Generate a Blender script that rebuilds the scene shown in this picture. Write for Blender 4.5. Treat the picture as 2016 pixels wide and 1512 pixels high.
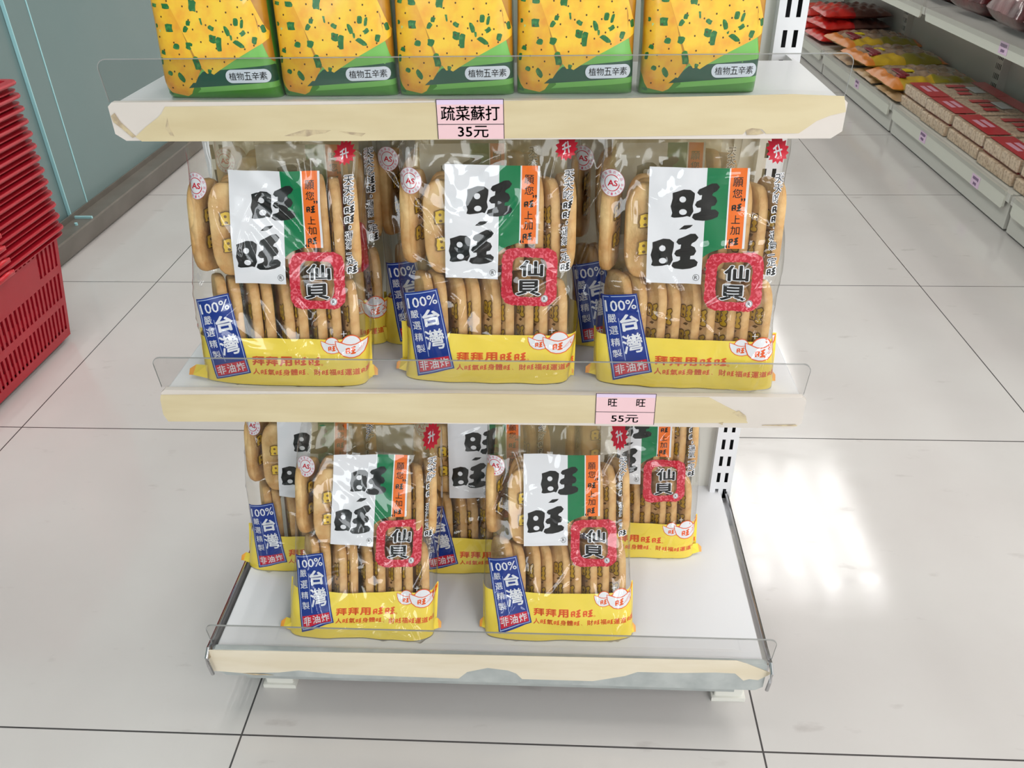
import bpy, bmesh, math, random
import numpy as np
from mathutils import Matrix, Vector

for o in list(bpy.data.objects):
    bpy.data.objects.remove(o, do_unlink=True)
SC = bpy.context.scene
COL = SC.collection
R = math.radians

# ------------------------------------------------------------------ camera
CAM_H, F_PX = 0.8634, 1639.45
PITCH, ROLL, YAW = 0.57076, -0.0207186, 0.0592533
_f = Vector((-math.sin(YAW) * math.cos(PITCH), math.cos(YAW) * math.cos(PITCH), -math.sin(PITCH)))
_r0 = Vector((math.cos(YAW), math.sin(YAW), 0))
_u0 = _r0.cross(_f)
_r = math.cos(ROLL) * _r0 + math.sin(ROLL) * _u0
_u = -math.sin(ROLL) * _r0 + math.cos(ROLL) * _u0
cam_data = bpy.data.cameras.new('camera')
cam = bpy.data.objects.new('camera', cam_data)
COL.objects.link(cam)
m = Matrix((_r, _u, -_f)).transposed().to_4x4()
m.translation = (0, 0, CAM_H)
cam.matrix_world = m
cam_data.sensor_width = 36.0
cam_data.lens = F_PX / 2016 * 36.0
cam_data.clip_start = 0.02
SC.camera = cam

# ------------------------------------------------------------------ light, exposure
SC.view_settings.view_transform = 'Standard'
SC.view_settings.look = 'None'
SC.view_settings.gamma = 1.0
SC.view_settings.use_curve_mapping = False
SC.view_settings.exposure = 0.0
SC.cycles.transparent_max_bounces = 48
SC.cycles.max_bounces = 10
SC.cycles.caustics_reflective = False
SC.cycles.caustics_refractive = False
SC.cycles.sample_clamp_indirect = 6.0
world = bpy.data.worlds.new('world')
SC.world = world
world.use_nodes = True
world.node_tree.nodes['Background'].inputs[0].default_value = (0.9, 0.95, 1.0, 1)
world.node_tree.nodes['Background'].inputs[1].default_value = 0.2

CEIL = 2.9
def area(name, loc, sx, sy, power, color=(1, 0.985, 0.96), rot=(0, 0, 0)):
    l = bpy.data.lights.new(name, 'AREA')
    l.shape = 'RECTANGLE'; l.size = sx; l.size_y = sy; l.energy = power; l.color = color
    o = bpy.data.objects.new(name, l)
    o.location = loc; o.rotation_euler = rot
    COL.objects.link(o)
    return o
LAMP_W = 6.0
for lx in (-0.6, 1.6, 3.4):
    for ly in (-1.5, 1.3, 4.1, 6.3):
        if lx < 0 and ly < 0: continue          # no fitting over the spot where the photographer stands
        for dx in (-0.33, -0.13, 0.07, 0.30):
            area("ceiling_tube_light", (lx + dx, ly, CEIL - 0.06), 0.04, 1.2, LAMP_W * (0.8 if lx > 2 else 1))
# fill lights added behind the camera, for the pack fronts and film glints
for wx in (-1.05, 1.75, 3.3):
    area('front_fill_light', (wx, -2.9, 1.75), 0.9, 1.8, 38.0, (0.92, 0.965, 1.0), (R(90), 0, 0))

# ------------------------------------------------------------------ materials
def lin(c):
    c = c / 255.0
    return c / 12.92 if c <= 0.04045 else ((c + 0.055) / 1.055) ** 2.4
def rgb(r, g, b):
    return (lin(r), lin(g), lin(b), 1.0)

MATS = {}
def mat(name, color, rough=0.5, metal=0.0, spec=0.5, color2=None, scale=20.0, detail=3.0, stretch=None, bump=0.0, bscale=60.0, coat=0.0, lo=0.35, hi=0.65):
    if name in MATS:
        return MATS[name]
    M = bpy.data.materials.new(name); M.use_nodes = True
    nt = M.node_tree; b = nt.nodes['Principled BSDF']
    b.inputs['Base Color'].default_value = color
    b.inputs['Roughness'].default_value = rough
    b.inputs['Metallic'].default_value = metal
    b.inputs['Specular IOR Level'].default_value = spec
    b.inputs['Coat Weight'].default_value = coat
    b.inputs['Coat Roughness'].default_value = 0.08
    tc = nt.nodes.new('ShaderNodeTexCoord')
    if color2 is not None:
        n = nt.nodes.new('ShaderNodeTexNoise'); n.inputs['Scale'].default_value = scale; n.inputs['Detail'].default_value = detail
        src = tc.outputs['Object']
        if stretch:
            mp = nt.nodes.new('ShaderNodeMapping'); mp.inputs['Scale'].default_value = stretch
            nt.links.new(src, mp.inputs[0]); src = mp.outputs[0]
        nt.links.new(src, n.inputs['Vector'])
        cr = nt.nodes.new('ShaderNodeValToRGB')
        cr.color_ramp.elements[0].position = lo; cr.color_ramp.elements[1].position = hi
        cr.color_ramp.elements[0].color = color; cr.color_ramp.elements[1].color = color2
        nt.links.new(n.outputs[0], cr.inputs[0]); nt.links.new(cr.outputs[0], b.inputs['Base Color'])
    if bump:
        n2 = nt.nodes.new('ShaderNodeTexNoise'); n2.inputs['Scale'].default_value = bscale; n2.inputs['Detail'].default_value = 3
        nt.links.new(tc.outputs['Object'], n2.inputs['Vector'])
        bp = nt.nodes.new('ShaderNodeBump'); bp.inputs['Strength'].default_value = bump; bp.inputs['Distance'].default_value = 0.003
        nt.links.new(n2.outputs[0], bp.inputs['Height']); nt.links.new(bp.outputs[0], b.inputs['Normal'])
    MATS[name] = M
    return M

def clear_mat(name, tint, rough=0.06, base=0.03, gain=1.0, bump=0.0, bscale=30.0, milk=0.0, milk_col=(0.8, 0.7, 0.4, 1)):
    """thin clear plastic: lets light through, mirrors by Fresnel"""
    if name in MATS:
        return MATS[name]
    M = bpy.data.materials.new(name); M.use_nodes = True
    nt = M.node_tree; nt.nodes.clear()
    out = nt.nodes.new('ShaderNodeOutputMaterial')
    tr = nt.nodes.new('ShaderNodeBsdfTransparent'); tr.inputs[0].default_value = tint
    gl = nt.nodes.new('ShaderNodeBsdfGlossy'); gl.inputs['Roughness'].default_value = rough
    fr = nt.nodes.new('ShaderNodeFresnel')
    ge = nt.nodes.new('ShaderNodeNewGeometry'); mi_ = nt.nodes.new('ShaderNodeMapRange')
    mi_.inputs[3].default_value = 1.45; mi_.inputs[4].default_value = 1 / 1.45
    nt.links.new(ge.outputs['Backfacing'], mi_.inputs[0]); nt.links.new(mi_.outputs[0], fr.inputs[0])
    ma = nt.nodes.new('ShaderNodeMath'); ma.operation = 'MULTIPLY_ADD'
    ma.inputs[1].default_value = gain; ma.inputs[2].default_value = base
    mx = nt.nodes.new('ShaderNodeMixShader')
    nt.links.new(fr.outputs[0], ma.inputs[0]); nt.links.new(ma.outputs[0], mx.inputs[0])
    under = tr.outputs[0]
    if milk > 0:
        df = nt.nodes.new('ShaderNodeBsdfDiffuse'); df.inputs[0].default_value = milk_col
        m2 = nt.nodes.new('ShaderNodeMixShader'); m2.inputs[0].default_value = milk
        nt.links.new(tr.outputs[0], m2.inputs[1]); nt.links.new(df.outputs[0], m2.inputs[2]); under = m2.outputs[0]
    nt.links.new(under, mx.inputs[1]); nt.links.new(gl.outputs[0], mx.inputs[2])
    nt.links.new(mx.outputs[0], out.inputs[0])
    if bump:
        tc = nt.nodes.new('ShaderNodeTexCoord')
        mp = nt.nodes.new('ShaderNodeMapping'); mp.inputs['Scale'].default_value = (1.0, 1.0, 0.45); mp.inputs['Rotation'].default_value = (0, 0.5, 0)
        n = nt.nodes.new('ShaderNodeTexNoise'); n.inputs['Scale'].default_value = bscale; n.inputs['Detail'].default_value = 2.0; n.inputs['Distortion'].default_value = 0.8
        bp = nt.nodes.new('ShaderNodeBump'); bp.inputs['Strength'].default_value = bump; bp.inputs['Distance'].default_value = 0.01
        nt.links.new(tc.outputs['Object'], mp.inputs[0]); nt.links.new(mp.outputs[0], n.inputs['Vector'])
        nt.links.new(n.outputs[0], bp.inputs['Height'])
        nt.links.new(bp.outputs[0], gl.inputs['Normal']); nt.links.new(bp.outputs[0], fr.inputs['Normal'])
    MATS[name] = M
    return M

# ------------------------------------------------------------------ mesh helpers
class MB:
    def __init__(self):
        self.v = []; self.f = []; self.mi = []
    def add(self, verts, faces, mi=0):
        k = len(self.v)
        self.v += [tuple(p) for p in verts]
        self.f += [tuple(i + k for i in f) for f in faces]
        self.mi += [mi] * len(faces)
    def quad(self, a, b, c, d, mi=0):
        self.add([a, b, c, d], [(0, 1, 2, 3)], mi)
    def box(self, x0, x1, y0, y1, z0, z1, mi=0, bev=0.0):
        if bev <= 0:
            vs = [(x, y, z) for z in (z0, z1) for y in (y0, y1) for x in (x0, x1)]
            self.add(vs, [(0, 2, 3, 1), (4, 5, 7, 6), (0, 1, 5, 4), (2, 6, 7, 3), (0, 4, 6, 2), (1, 3, 7, 5)], mi)
            return
        bm = bmesh.new()
        bmesh.ops.create_cube(bm, size=1.0)
        for v in bm.verts:
            v.co = Vector(((x0 + x1) / 2 + v.co.x * (x1 - x0), (y0 + y1) / 2 + v.co.y * (y1 - y0), (z0 + z1) / 2 + v.co.z * (z1 - z0)))
        bmesh.ops.bevel(bm, geom=list(bm.edges), offset=bev, segments=2, affect='EDGES', profile=0.5)
        bm.verts.index_update()
        self.add([v.co[:] for v in bm.verts], [[v.index for v in f.verts] for f in bm.faces], mi)
        bm.free()
    def prism(self, pts, axis, a, b, mi=0):
        """closed polygon pts (2D) extruded along axis from a to b"""
        def put(p, t):
            return {'x': (t, p[0], p[1]), 'y': (p[0], t, p[1]), 'z': (p[0], p[1], t)}[axis]
        n = len(pts)
        vs = [put(p, a) for p in pts] + [put(p, b) for p in pts]
        fs = [tuple(range(n))[::-1], tuple(range(n, 2 * n))] + [(i, (i + 1) % n, n + (i + 1) % n, n + i) for i in range(n)]
        self.add(vs, fs, mi)
    def tube(self, pts, r, seg=10, mi=0, cap=True):
        pts = [Vector(p) for p in pts]; rings = []
        for i, p in enumerate(pts):
            t = (pts[min(i + 1, len(pts) - 1)] - pts[max(i - 1, 0)]).normalized()
            a = Vector((0, 0, 1)) if abs(t.z) < 0.9 else Vector((1, 0, 0))
            n1 = t.cross(a).normalized(); n2 = t.cross(n1)
            rings.append([p + r * (math.cos(q * 2 * math.pi / seg) * n1 + math.sin(q * 2 * math.pi / seg) * n2) for q in range(seg)])
        vs = [q for ring in rings for q in ring]; fs = []
        for i in range(len(pts) - 1):
            for j in range(seg):
                fs.append((i * seg + j, i * seg + (j + 1) % seg, (i + 1) * seg + (j + 1) % seg, (i + 1) * seg + j))
        if cap:
            fs.append(tuple(range(seg))[::-1]); fs.append(tuple(range((len(pts) - 1) * seg, len(pts) * seg)))
        self.add(vs, fs, mi)
    def loop_sweep(self, path, profile, mi=0):
        """path: closed list of (point, outward normal); profile: closed list of (outward, up)"""
        n, k = len(path), len(profile); vs = []
        for p, nn in path:
            for (o, z) in profile:
                vs.append((p[0] + nn[0] * o, p[1] + nn[1] * o, p[2] + z))
        fs = [(i * k + j, ((i + 1) % n) * k + j, ((i + 1) % n) * k + (j + 1) % k, i * k + (j + 1) % k) for i in range(n) for j in range(k)]
        self.add(vs, fs, mi)
    def plate(self, fn, us, vs_, holes, mi=0):
        """sheet with real holes; fn(u, v) -> point, holes = (u0, u1, v0, v1)"""
        us = sorted(set([round(u, 6) for u in us] + [round(x, 6) for h in holes for x in h[:2]]))
        vv = sorted(set([round(u, 6) for u in vs_] + [round(x, 6) for h in holes for x in h[2:]]))
        idx = {}; V = []; Fc = []
        def gi(i, j):
            if (i, j) not in idx:
                idx[(i, j)] = len(V); V.append(fn(us[i], vv[j]))
            return idx[(i, j)]
        for i in range(len(us) - 1):
            for j in range(len(vv) - 1):
                cu, cv = (us[i] + us[i + 1]) / 2, (vv[j] + vv[j + 1]) / 2
                if any(h[0] < cu < h[1] and h[2] < cv < h[3] for h in holes):
                    continue
                Fc.append((gi(i, j), gi(i + 1, j), gi(i + 1, j + 1), gi(i, j + 1)))
        self.add(V, Fc, mi)
    def build(self, name, mats, parent=None, smooth=False, loc=None):
        me = bpy.data.meshes.new(name)
        me.from_pydata(self.v, [], self.f)
        if not isinstance(mats, (list, tuple)):
            mats = [mats]
        for M in mats:
            me.materials.append(M)
        me.polygons.foreach_set('material_index', self.mi)
        if smooth:
            me.polygons.foreach_set('use_smooth', [True] * len(self.f))
        me.validate(); me.update()
        o = bpy.data.objects.new(name, me); COL.objects.link(o)
        if parent is not None:
            o.parent = parent
        if loc is not None:
            o.location = loc
        return o

def tag(o, label, cat=None, group=None, kind=None):
    if label: o['label'] = label
    if cat: o['category'] = cat
    if group: o['group'] = group
    if kind: o['kind'] = kind
    return o
def thing(name, label, cat, loc=(0, 0, 0), rot=(0, 0, 0), group=None):
    o = bpy.data.objects.new(name, None); COL.objects.link(o)
    o.location = loc; o.rotation_euler = rot; o.empty_display_size = 0.05
    return tag(o, label, cat, group)
def structure(o):
    o['kind'] = 'structure'; return o
def copy_tree(src, parent=None):
    c = src.copy(); COL.objects.link(c)
    if parent is not None: c.parent = parent
    for ch in list(src.children):
        copy_tree(ch, c)
    return c
def solidify(o, t, off=0.0):
    md = o.modifiers.new('thickness', 'SOLIDIFY'); md.thickness = t; md.offset = off
    return o
def rrect(w, h, r, seg=5, cx=0, cy=0):
    pts = []
    for (sx, sy, a0) in ((1, 1, 0), (-1, 1, 90), (-1, -1, 180), (1, -1, 270)):
        for k in range(seg + 1):
            a = R(a0 + 90 * k / seg)
            pts.append((cx + sx * (w / 2 - r) + r * math.cos(a), cy + sy * (h / 2 - r) + r * math.sin(a)))
    return pts

# ------------------------------------------------------------------ 2D print kit (lettering, marks) mapped onto surfaces
_G = {}
def glyphs(s):
    """flat triangles of a string, centred on its own box; unit = em"""
    if s in _G:
        return _G[s]
    c = bpy.data.curves.new('t', 'FONT'); c.body = s; c.size = 1.0; c.resolution_u = 2
    o = bpy.data.objects.new('t', c); COL.objects.link(o)
    bpy.context.view_layer.update()
    me = bpy.data.meshes.new_from_object(o.evaluated_get(bpy.context.evaluated_depsgraph_get()))
    vs = np.array([v.co[:2] for v in me.vertices]); fs = [tuple(p.vertices) for p in me.polygons]
    bpy.data.objects.remove(o); bpy.data.meshes.remove(me); bpy.data.curves.remove(c)
    mn, mx = vs.min(0), vs.max(0)
    _G[s] = (vs - (mn + mx) / 2, fs, mx - mn)
    return _G[s]

def fill_poly(pts, holes=()):
    bm = bmesh.new(); edges = []
    for loop in [pts] + list(holes):
        vs = [bm.verts.new((p[0], p[1], 0)) for p in loop]
        for i in range(len(vs)):
            edges.append(bm.edges.new((vs[i], vs[(i + 1) % len(vs)])))
    bmesh.ops.triangle_fill(bm, use_beauty=True, use_dissolve=False, edges=edges)
    bm.verts.index_update()
    r = (np.array([v.co[:2] for v in bm.verts]), [tuple(v.index for v in f.verts) for f in bm.faces])
    bm.free()
    return r

def ell(cx, cy, rx, ry, n=20):
    return [(cx + rx * math.cos(2 * math.pi * k / n), cy + ry * math.sin(2 * math.pi * k / n)) for k in range(n)]

class Print:
    def __init__(self):
        self.items = []
    def raw(self, vs, fs, mi, layer, T=None):
        if T is not None:
            vs = np.array([T(p[0], p[1]) for p in vs])
        self.items.append((np.array(vs, float), fs, mi, layer))
    def poly(self, pts, mi, layer, holes=(), T=None):
        vs, fs = fill_poly(pts, holes); self.raw(vs, fs, mi, layer, T)
    def rect(self, u0, u1, v0, v1, mi, layer, T=None):
        self.raw([(u0, v0), (u1, v0), (u1, v1), (u0, v1)], [(0, 1, 2, 3)], mi, layer, T)
    def text(self, s, cx, cy, h, mi, layer, w=None, off=0.0, rot=0.0, T=None):
        """h = height of the string's own box, w = its width"""
        vs, fs, base = glyphs(s)
        sy = h / base[1]; sx = (w / base[0]) if w else sy
        n = 1 if off <= 0 else (4 if off < 0.02 else (8 if off < 0.06 else 12))
        for k in range(n):
            d = np.array([math.cos(2 * math.pi * k / n), math.sin(2 * math.pi * k / n)]) * off if n > 1 else np.zeros(2)
            q = (vs + d) * np.array([sx, sy])
            if rot:
                c, sn = math.cos(rot), math.sin(rot); q = q @ np.array([[c, sn], [-sn, c]])
            self.raw(q + np.array([cx, cy]), fs, mi, layer, T)
    def grid(self, step, extra=()):
        bm = bmesh.new(); self.layer = []
        ml = bm.faces.layers.int.new('m')
        for vs, fs, mi, layer in self.items:
            b = [bm.verts.new((p[0], p[1], layer)) for p in vs]
            for f in fs:
                try:
                    bf = bm.faces.new([b[i] for i in f]); bf[ml] = mi
                except ValueError:
                    pass
        us = [v.co.x for v in bm.verts]; ws = [v.co.y for v in bm.verts]
        for ax, lo, hi in ((0, min(us), max(us)), (1, min(ws), max(ws))):
            cuts = [k * step for k in range(math.ceil(lo / step), math.floor(hi / step) + 1)]
            if ax == 0: cuts += [e for e in extra if lo < e < hi]
            for cval in cuts:
                co = (cval, 0, 0) if ax == 0 else (0, cval, 0); no = (1, 0, 0) if ax == 0 else (0, 1, 0)
                bmesh.ops.bisect_plane(bm, geom=list(bm.verts) + list(bm.edges) + list(bm.faces), dist=1e-6, plane_co=co, plane_no=no)
        bm.verts.index_update()
        self.V = np.array([v.co[:] for v in bm.verts]); self.F = [tuple(v.index for v in f.verts) for f in bm.faces]; self.M = [f[ml] for f in bm.faces]
        bm.free()
        return self
    def build(self, name, mats, fn, parent):
        """fn(u array, v array, layer array) -> Nx3"""
        mb = MB(); mb.v = [tuple(p) for p in fn(self.V[:, 0], self.V[:, 1], self.V[:, 2])]; mb.f = self.F; mb.mi = self.M
        return mb.build(name, mats, parent, smooth=True)

# brush style character used on the packs, drawn as outlines (unit box about 1 high)
_sun = [(200, 290), (225, 285), (290, 262), (345, 265), (380, 290), (378, 330), (365, 400), (375, 450), (350, 500), (330, 490), (290, 500), (215, 508), (195, 505), (205, 470), (188, 410), (203, 340)]
_king = [(412, 282), (425, 258), (470, 238), (530, 207), (568, 205), (592, 232), (572, 262), (538, 284), (530, 312), (565, 330), (578, 360), (562, 392), (530, 402), (528, 440), (570, 440), (597, 462), (590, 492), (540, 515), (470, 528), (400, 525), (378, 508), (388, 480), (430, 468), (452, 450), (450, 412), (415, 410), (398, 392), (410, 365), (450, 345), (455, 300), (430, 298)]
def _n(pts):
    return [((x - 392) / 322.0, (366 - y) / 322.0) for x, y in pts]
WANG = [(_n(_sun), [_n(ell(284, 346, 29, 28, 12)), _n(ell(291, 460, 34, 27, 12))]), (_n(_king), [])]
def grow(pts, d):
    out = []; n = len(pts)
    area2 = sum(pts[i][0] * pts[(i + 1) % n][1] - pts[(i + 1) % n][0] * pts[i][1] for i in range(n))
    s = 1 if area2 > 0 else -1
    for i in range(n):
        a, b = Vector(pts[i - 1]), Vector(pts[(i + 1) % n]); t = (b - a).normalized()
        out.append((pts[i][0] + s * d * t.y, pts[i][1] - s * d * t.x))
    return out
def wang(P, cx, cy, h, mi, layer, w=None, fat=0.0, T=None, holes=False):
    keep = holes or not fat
    w = w or h * 1.27
    sx, sy = w / 1.27, h
    for outer, hl in WANG:
        o = grow(outer, fat) if fat else outer
        P.poly([(cx + x * sx, cy + y * sy) for x, y in o], mi, layer, [[(cx + x * sx, cy + y * sy) for x, y in hh] for hh in hl] if keep else [], T)

# ------------------------------------------------------------------ room shell
GX, GY = -0.95871, 0.57947          # origin of the 0.6 m tile grid
def floor_material():
    M = bpy.data.materials.new('polished_tile'); M.use_nodes = True
    nt = M.node_tree; b = nt.nodes['Principled BSDF']; L = nt.links.new
    tc = nt.nodes.new('ShaderNodeTexCoord')
    sep = nt.nodes.new('ShaderNodeSeparateXYZ'); L(tc.outputs['Object'], sep.inputs[0])
    def mth(op, a, bv=None, c=None):
        n = nt.nodes.new('ShaderNodeMath'); n.operation = op
        for k, x in enumerate((a, bv, c)):
            if x is None: continue
            if isinstance(x, (int, float)): n.inputs[k].default_value = x
            else: L(x, n.inputs[k])
        return n.outputs[0]
    lines = []
    for ax in (0, 1):
        fr = mth('FRACT', mth('DIVIDE', sep.outputs[ax], 0.6))
        d = mth('MINIMUM', fr, mth('SUBTRACT', 1.0, fr))
        lines.append(mth('LESS_THAN', d, 0.0011 / 0.6))
    line = mth('MAXIMUM', lines[0], lines[1])
    n1 = nt.nodes.new('ShaderNodeTexNoise'); n1.inputs['Scale'].default_value = 3.0; n1.inputs['Detail'].default_value = 5
    L(tc.outputs['Object'], n1.inputs['Vector'])
    cr = nt.nodes.new('ShaderNodeValToRGB')
    cr.color_ramp.elements[0].position = 0.3; cr.color_ramp.elements[1].position = 0.7
    cr.color_ramp.elements[0].color = rgb(196, 190, 187); cr.color_ramp.elements[1].color = rgb(204, 200, 197)
    L(n1.outputs[0], cr.inputs[0])
    # scuff marks
    mp = nt.nodes.new('ShaderNodeMapping'); mp.inputs['Scale'].default_value = (14, 34, 1); mp.inputs['Rotation'].default_value = (0, 0, 0.3)
    L(tc.outputs['Object'], mp.inputs[0])
    n2 = nt.nodes.new('ShaderNodeTexNoise'); n2.inputs['Scale'].default_value = 1.0; n2.inputs['Detail'].default_value = 4
    L(mp.outputs[0], n2.inputs['Vector'])
    sc = nt.nodes.new('ShaderNodeMapRange'); sc.inputs[1].default_value = 0.66; sc.inputs[2].default_value = 0.76; sc.inputs[4].default_value = 0.35
    L(n2.outputs[0], sc.inputs[0])
    mx = nt.nodes.new('ShaderNodeMixRGB'); L(sc.outputs[0], mx.inputs[0]); L(cr.outputs[0], mx.inputs[1]); mx.inputs[2].default_value = rgb(150, 140, 136)
    mx2 = nt.nodes.new('ShaderNodeMixRGB'); L(line, mx2.inputs[0]); L(mx.outputs[0], mx2.inputs[1]); mx2.inputs[2].default_value = rgb(70, 66, 66)
    L(mx2.outputs[0], b.inputs['Base Color'])
    ro = mth('MULTIPLY_ADD', n2.outputs[0], 0.2, 0.03)
    L(ro, b.inputs['Roughness'])
    b.inputs['Specular IOR Level'].default_value = 0.6
    return M
white_paint = mat('white_paint', rgb(225, 224, 222), 0.6)
fl = MB(); fl.box(-3.5 - GX, 4.6 - GX, -3.0 - GY, 7.5 - GY, -0.06, 0.0)
structure(fl.build('floor', floor_material(), loc=(GX, GY, 0)))
c_ = MB(); c_.box(-3.5, 4.6, -3.0, 7.5, CEIL, CEIL + 0.05)
structure(c_.build('ceiling', white_paint))
for nm, bx in (('wall_back', (-3.5, 4.6, 7.5, 7.6)), ('wall_front', (-3.5, 4.6, -3.1, -3.0)), ('wall_right', (4.6, 4.7, -3.0, 7.5)), ('wall_left', (-3.6, -3.5, -3.0, 7.5))):
    w_ = MB(); w_.box(*bx, 0, CEIL); structure(w_.build(nm, white_paint))

# frosted glass partition on the left, on a metal kerb
frost = mat('frosted_glass', rgb(112, 136, 136), 0.22, spec=0.5, color2=rgb(120, 140, 139), scale=1.5)
glass_edge = mat('glass_edge', rgb(170, 222, 228), 0.15, spec=0.8)
kerb_m = mat('kerb_metal', rgb(112, 106, 98), 0.4, metal=0.3, color2=rgb(124, 118, 110), scale=8)
kb = MB()
kb.prism([(-1.245, 0.0), (-1.236, 0.004), (-1.222, 0.056), (-1.224, 0.060), (-1.272, 0.060), (-1.272, 0.074), (-1.276, 0.074), (-1.276, 0.060), (-1.31, 0.060), (-1.31, 0)], 'y', -3.0, 7.5)
structure(kb.build('trim_1', kerb_m))
g = MB()
g.box(-1.296, -1.286, -3.0, 2.35, 0.061, CEIL, 0)
o = structure(g.build('window_1', [frost, glass_edge]))
g = MB()
g.box(-1.285, -1.277, 2.033, 7.5, 0.061, CEIL, 0)
g.box(-1.2851, -1.2765, 2.030, 2.0333, 0.061, CEIL, 1)          # polished pane edge
g.box(-1.2772, -1.2755, 2.119, 2.1225, 0.061, CEIL, 1)
structure(g.build('window_2', [frost, glass_edge]))
g = MB()
g.box(-1.283, -1.225, 2.035, 2.040, 0.060, 0.066, 0); g.tube([(-1.245, 1.99, 0.058), (-1.245, 1.99, 0.066)], 0.004, 10, 0)
structure(g.build('trim_2', glass_edge))

# ------------------------------------------------------------------ end display rack
X0, X1 = -0.387, 0.240
powder = mat('powder_coat_white', rgb(233, 233, 236), 0.35, spec=0.4)
powder_side = mat('powder_coat_ivory', rgb(222, 220, 212), 0.4)
rail_pale = mat('rail_metal', rgb(226, 216, 208), 0.35, color2=rgb(215, 206, 198), scale=6)
cream = mat('cream_strip', rgb(219, 203, 165), 0.45, color2=rgb(210, 192, 152), scale=9, stretch=(1, 1, 6), coat=0.3)
cream2 = mat('cream_strip_pale', rgb(230, 218, 196), 0.45, color2=rgb(222, 208, 182), scale=9, stretch=(1, 1, 6), coat=0.3)
dirt = mat('grime', rgb(176, 156, 130), 0.7, color2=rgb(206, 188, 152), scale=120, lo=0.4, hi=0.6)
grey_metal = mat('bare_grey_metal', rgb(176, 180, 178), 0.35, metal=0.2, color2=rgb(160, 165, 164), scale=30)
chrome = mat('chrome', rgb(190, 190, 192), 0.18, metal=1.0)
guard_m = clear_mat('clear_acrylic', (0.87, 0.865, 0.86, 1), 0.04, base=0.03, gain=1.0)
guard_edge = mat('acrylic_edge', rgb(150, 150, 148), 0.3)
base_grey = mat('worn_grey_rail', rgb(186, 190, 188), 0.35, metal=0.1, color2=rgb(168, 173, 172), scale=40)
black = mat('slot_shade', rgb(18, 18, 20), 0.8)  # painted black for the shade inside the upright slots

def cam_ray(px, py):
    return _f + ((px - 1008) / F_PX) * _r + ((756 - py) / F_PX) * _u
def on_y(px, py, Y):
    """where the front plane y = Y is crossed: shapes measured on the photograph, set on their real plane"""
    d = cam_ray(px, py); t = Y / d.y
    return (d.x * t, CAM_H + d.z * t)

rack = thing('display_rack', 'white end-of-aisle metal display rack with three shelves and cream price rails', 'shelf rack', (-0.07, 0.75, 0))
RL = Vector((-0.07, 0.75, 0))
def rk(mb, name, mats, parent=rack, **k):
    o = mb.build(name, mats, parent, **k)
    if parent is rack:
        o.location = -RL
    return o

BACK = 0.932
# uprights with slotted fronts (hollow channels, real slots, black sheet for the shade inside)
for (xa, xb) in ((0.220, 0.249), (-0.396, -0.367)):
    mb = MB(); yf, yb = 0.912, 0.962
    holes = []
    z = 0.09
    while z < 1.5:
        for cx in (0.33, 0.70):
            holes.append((xa + (xb - xa) * cx - 0.0022, xa + (xb - xa) * cx + 0.0022, z, z + 0.0165))
        z += 0.0285
    mb.plate(lambda u, v: (u, yf, v), [xa, xb], [0.0, 1.55], holes)
    mb.quad((xa, yf, 0), (xa, yb, 0), (xa, yb, 1.55), (xa, yf, 1.55)); mb.quad((xb, yf, 0), (xb, yb, 0), (xb, yb, 1.55), (xb, yf, 1.55))
    mb.quad((xa, yf, 1.55), (xb, yf, 1.55), (xb, yb, 1.55), (xa, yb, 1.55))
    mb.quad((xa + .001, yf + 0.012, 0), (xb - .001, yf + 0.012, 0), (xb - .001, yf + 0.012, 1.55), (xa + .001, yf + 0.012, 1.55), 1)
    rk(mb, 'upright', [powder, black])
mb = MB(); mb.box(-0.367, 0.220, BACK, BACK + 0.012, 0.10, 1.5); mb.box(0.196, 0.220, BACK - 0.006, BACK, 0.10, 1.5); mb.box(-0.367, -0.343, BACK - 0.006, BACK, 0.10, 1.5)
rk(mb, 'back_panel', powder_side)

def guard(parent, y, zb, zt, xa, xb, name='clear_guard'):
    """thin upright clear plastic lip with rounded top corners"""
    r = 0.008; t = 0.0016
    pts = [(xa + 0.002, zb), (xb - 0.002, zb)]
    for k in range(7):
        a = R(90 * k / 6); pts.append((xb - r + r * math.cos(a), zt - r + r * math.sin(a)))
    for k in range(7):
        a = R(90 + 90 * k / 6); pts.append((xa + r + r * math.cos(a), zt - r + r * math.sin(a)))
    mb = MB(); n = len(pts)
    mb.add([(p[0], y, p[1]) for p in pts], [tuple(range(n))], 0)
    inner = [(p[0], p[1]) for p in pts]
    # bright/dark rim along the cut edge
    for i in range(1, n):
        a, b = pts[i], pts[(i + 1) % n]
        mb.quad((a[0], y, a[1]), (b[0], y, b[1]), (b[0], y + t, b[1]), (a[0], y + t, a[1]), 1)
        q = lambda p: (p[0] * 0.9985 + 0.0015 * (xa + xb) / 2, p[1] - 0.0006)
        a2, b2 = q(a), q(b)
        mb.quad((a[0], y - 0.0002, a[1]), (b[0], y - 0.0002, b[1]), (b2[0], y - 0.0002, b2[1]), (a2[0], y - 0.0002, a2[1]), 1)
    return rk(mb, name, [guard_m, guard_edge], parent)

def flat(mb, pts, y0, y1, mi=0):
    """a sheet of outline pts (x, z) with thickness between y0 and y1"""
    vs, fs = fill_poly(pts)
    n = len(vs)
    mb.add([(p[0], y0, p[1]) for p in vs] + [(p[0], y1, p[1]) for p in vs], list(fs) + [tuple(i + n for i in f) for f in fs], mi)
    k = len(pts)
    mb.add([(p[0], y0, p[1]) for p in pts] + [(p[0], y1, p[1]) for p in pts], [(i, (i + 1) % k, k + (i + 1) % k, k + i) for i in range(k)], mi)

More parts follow.
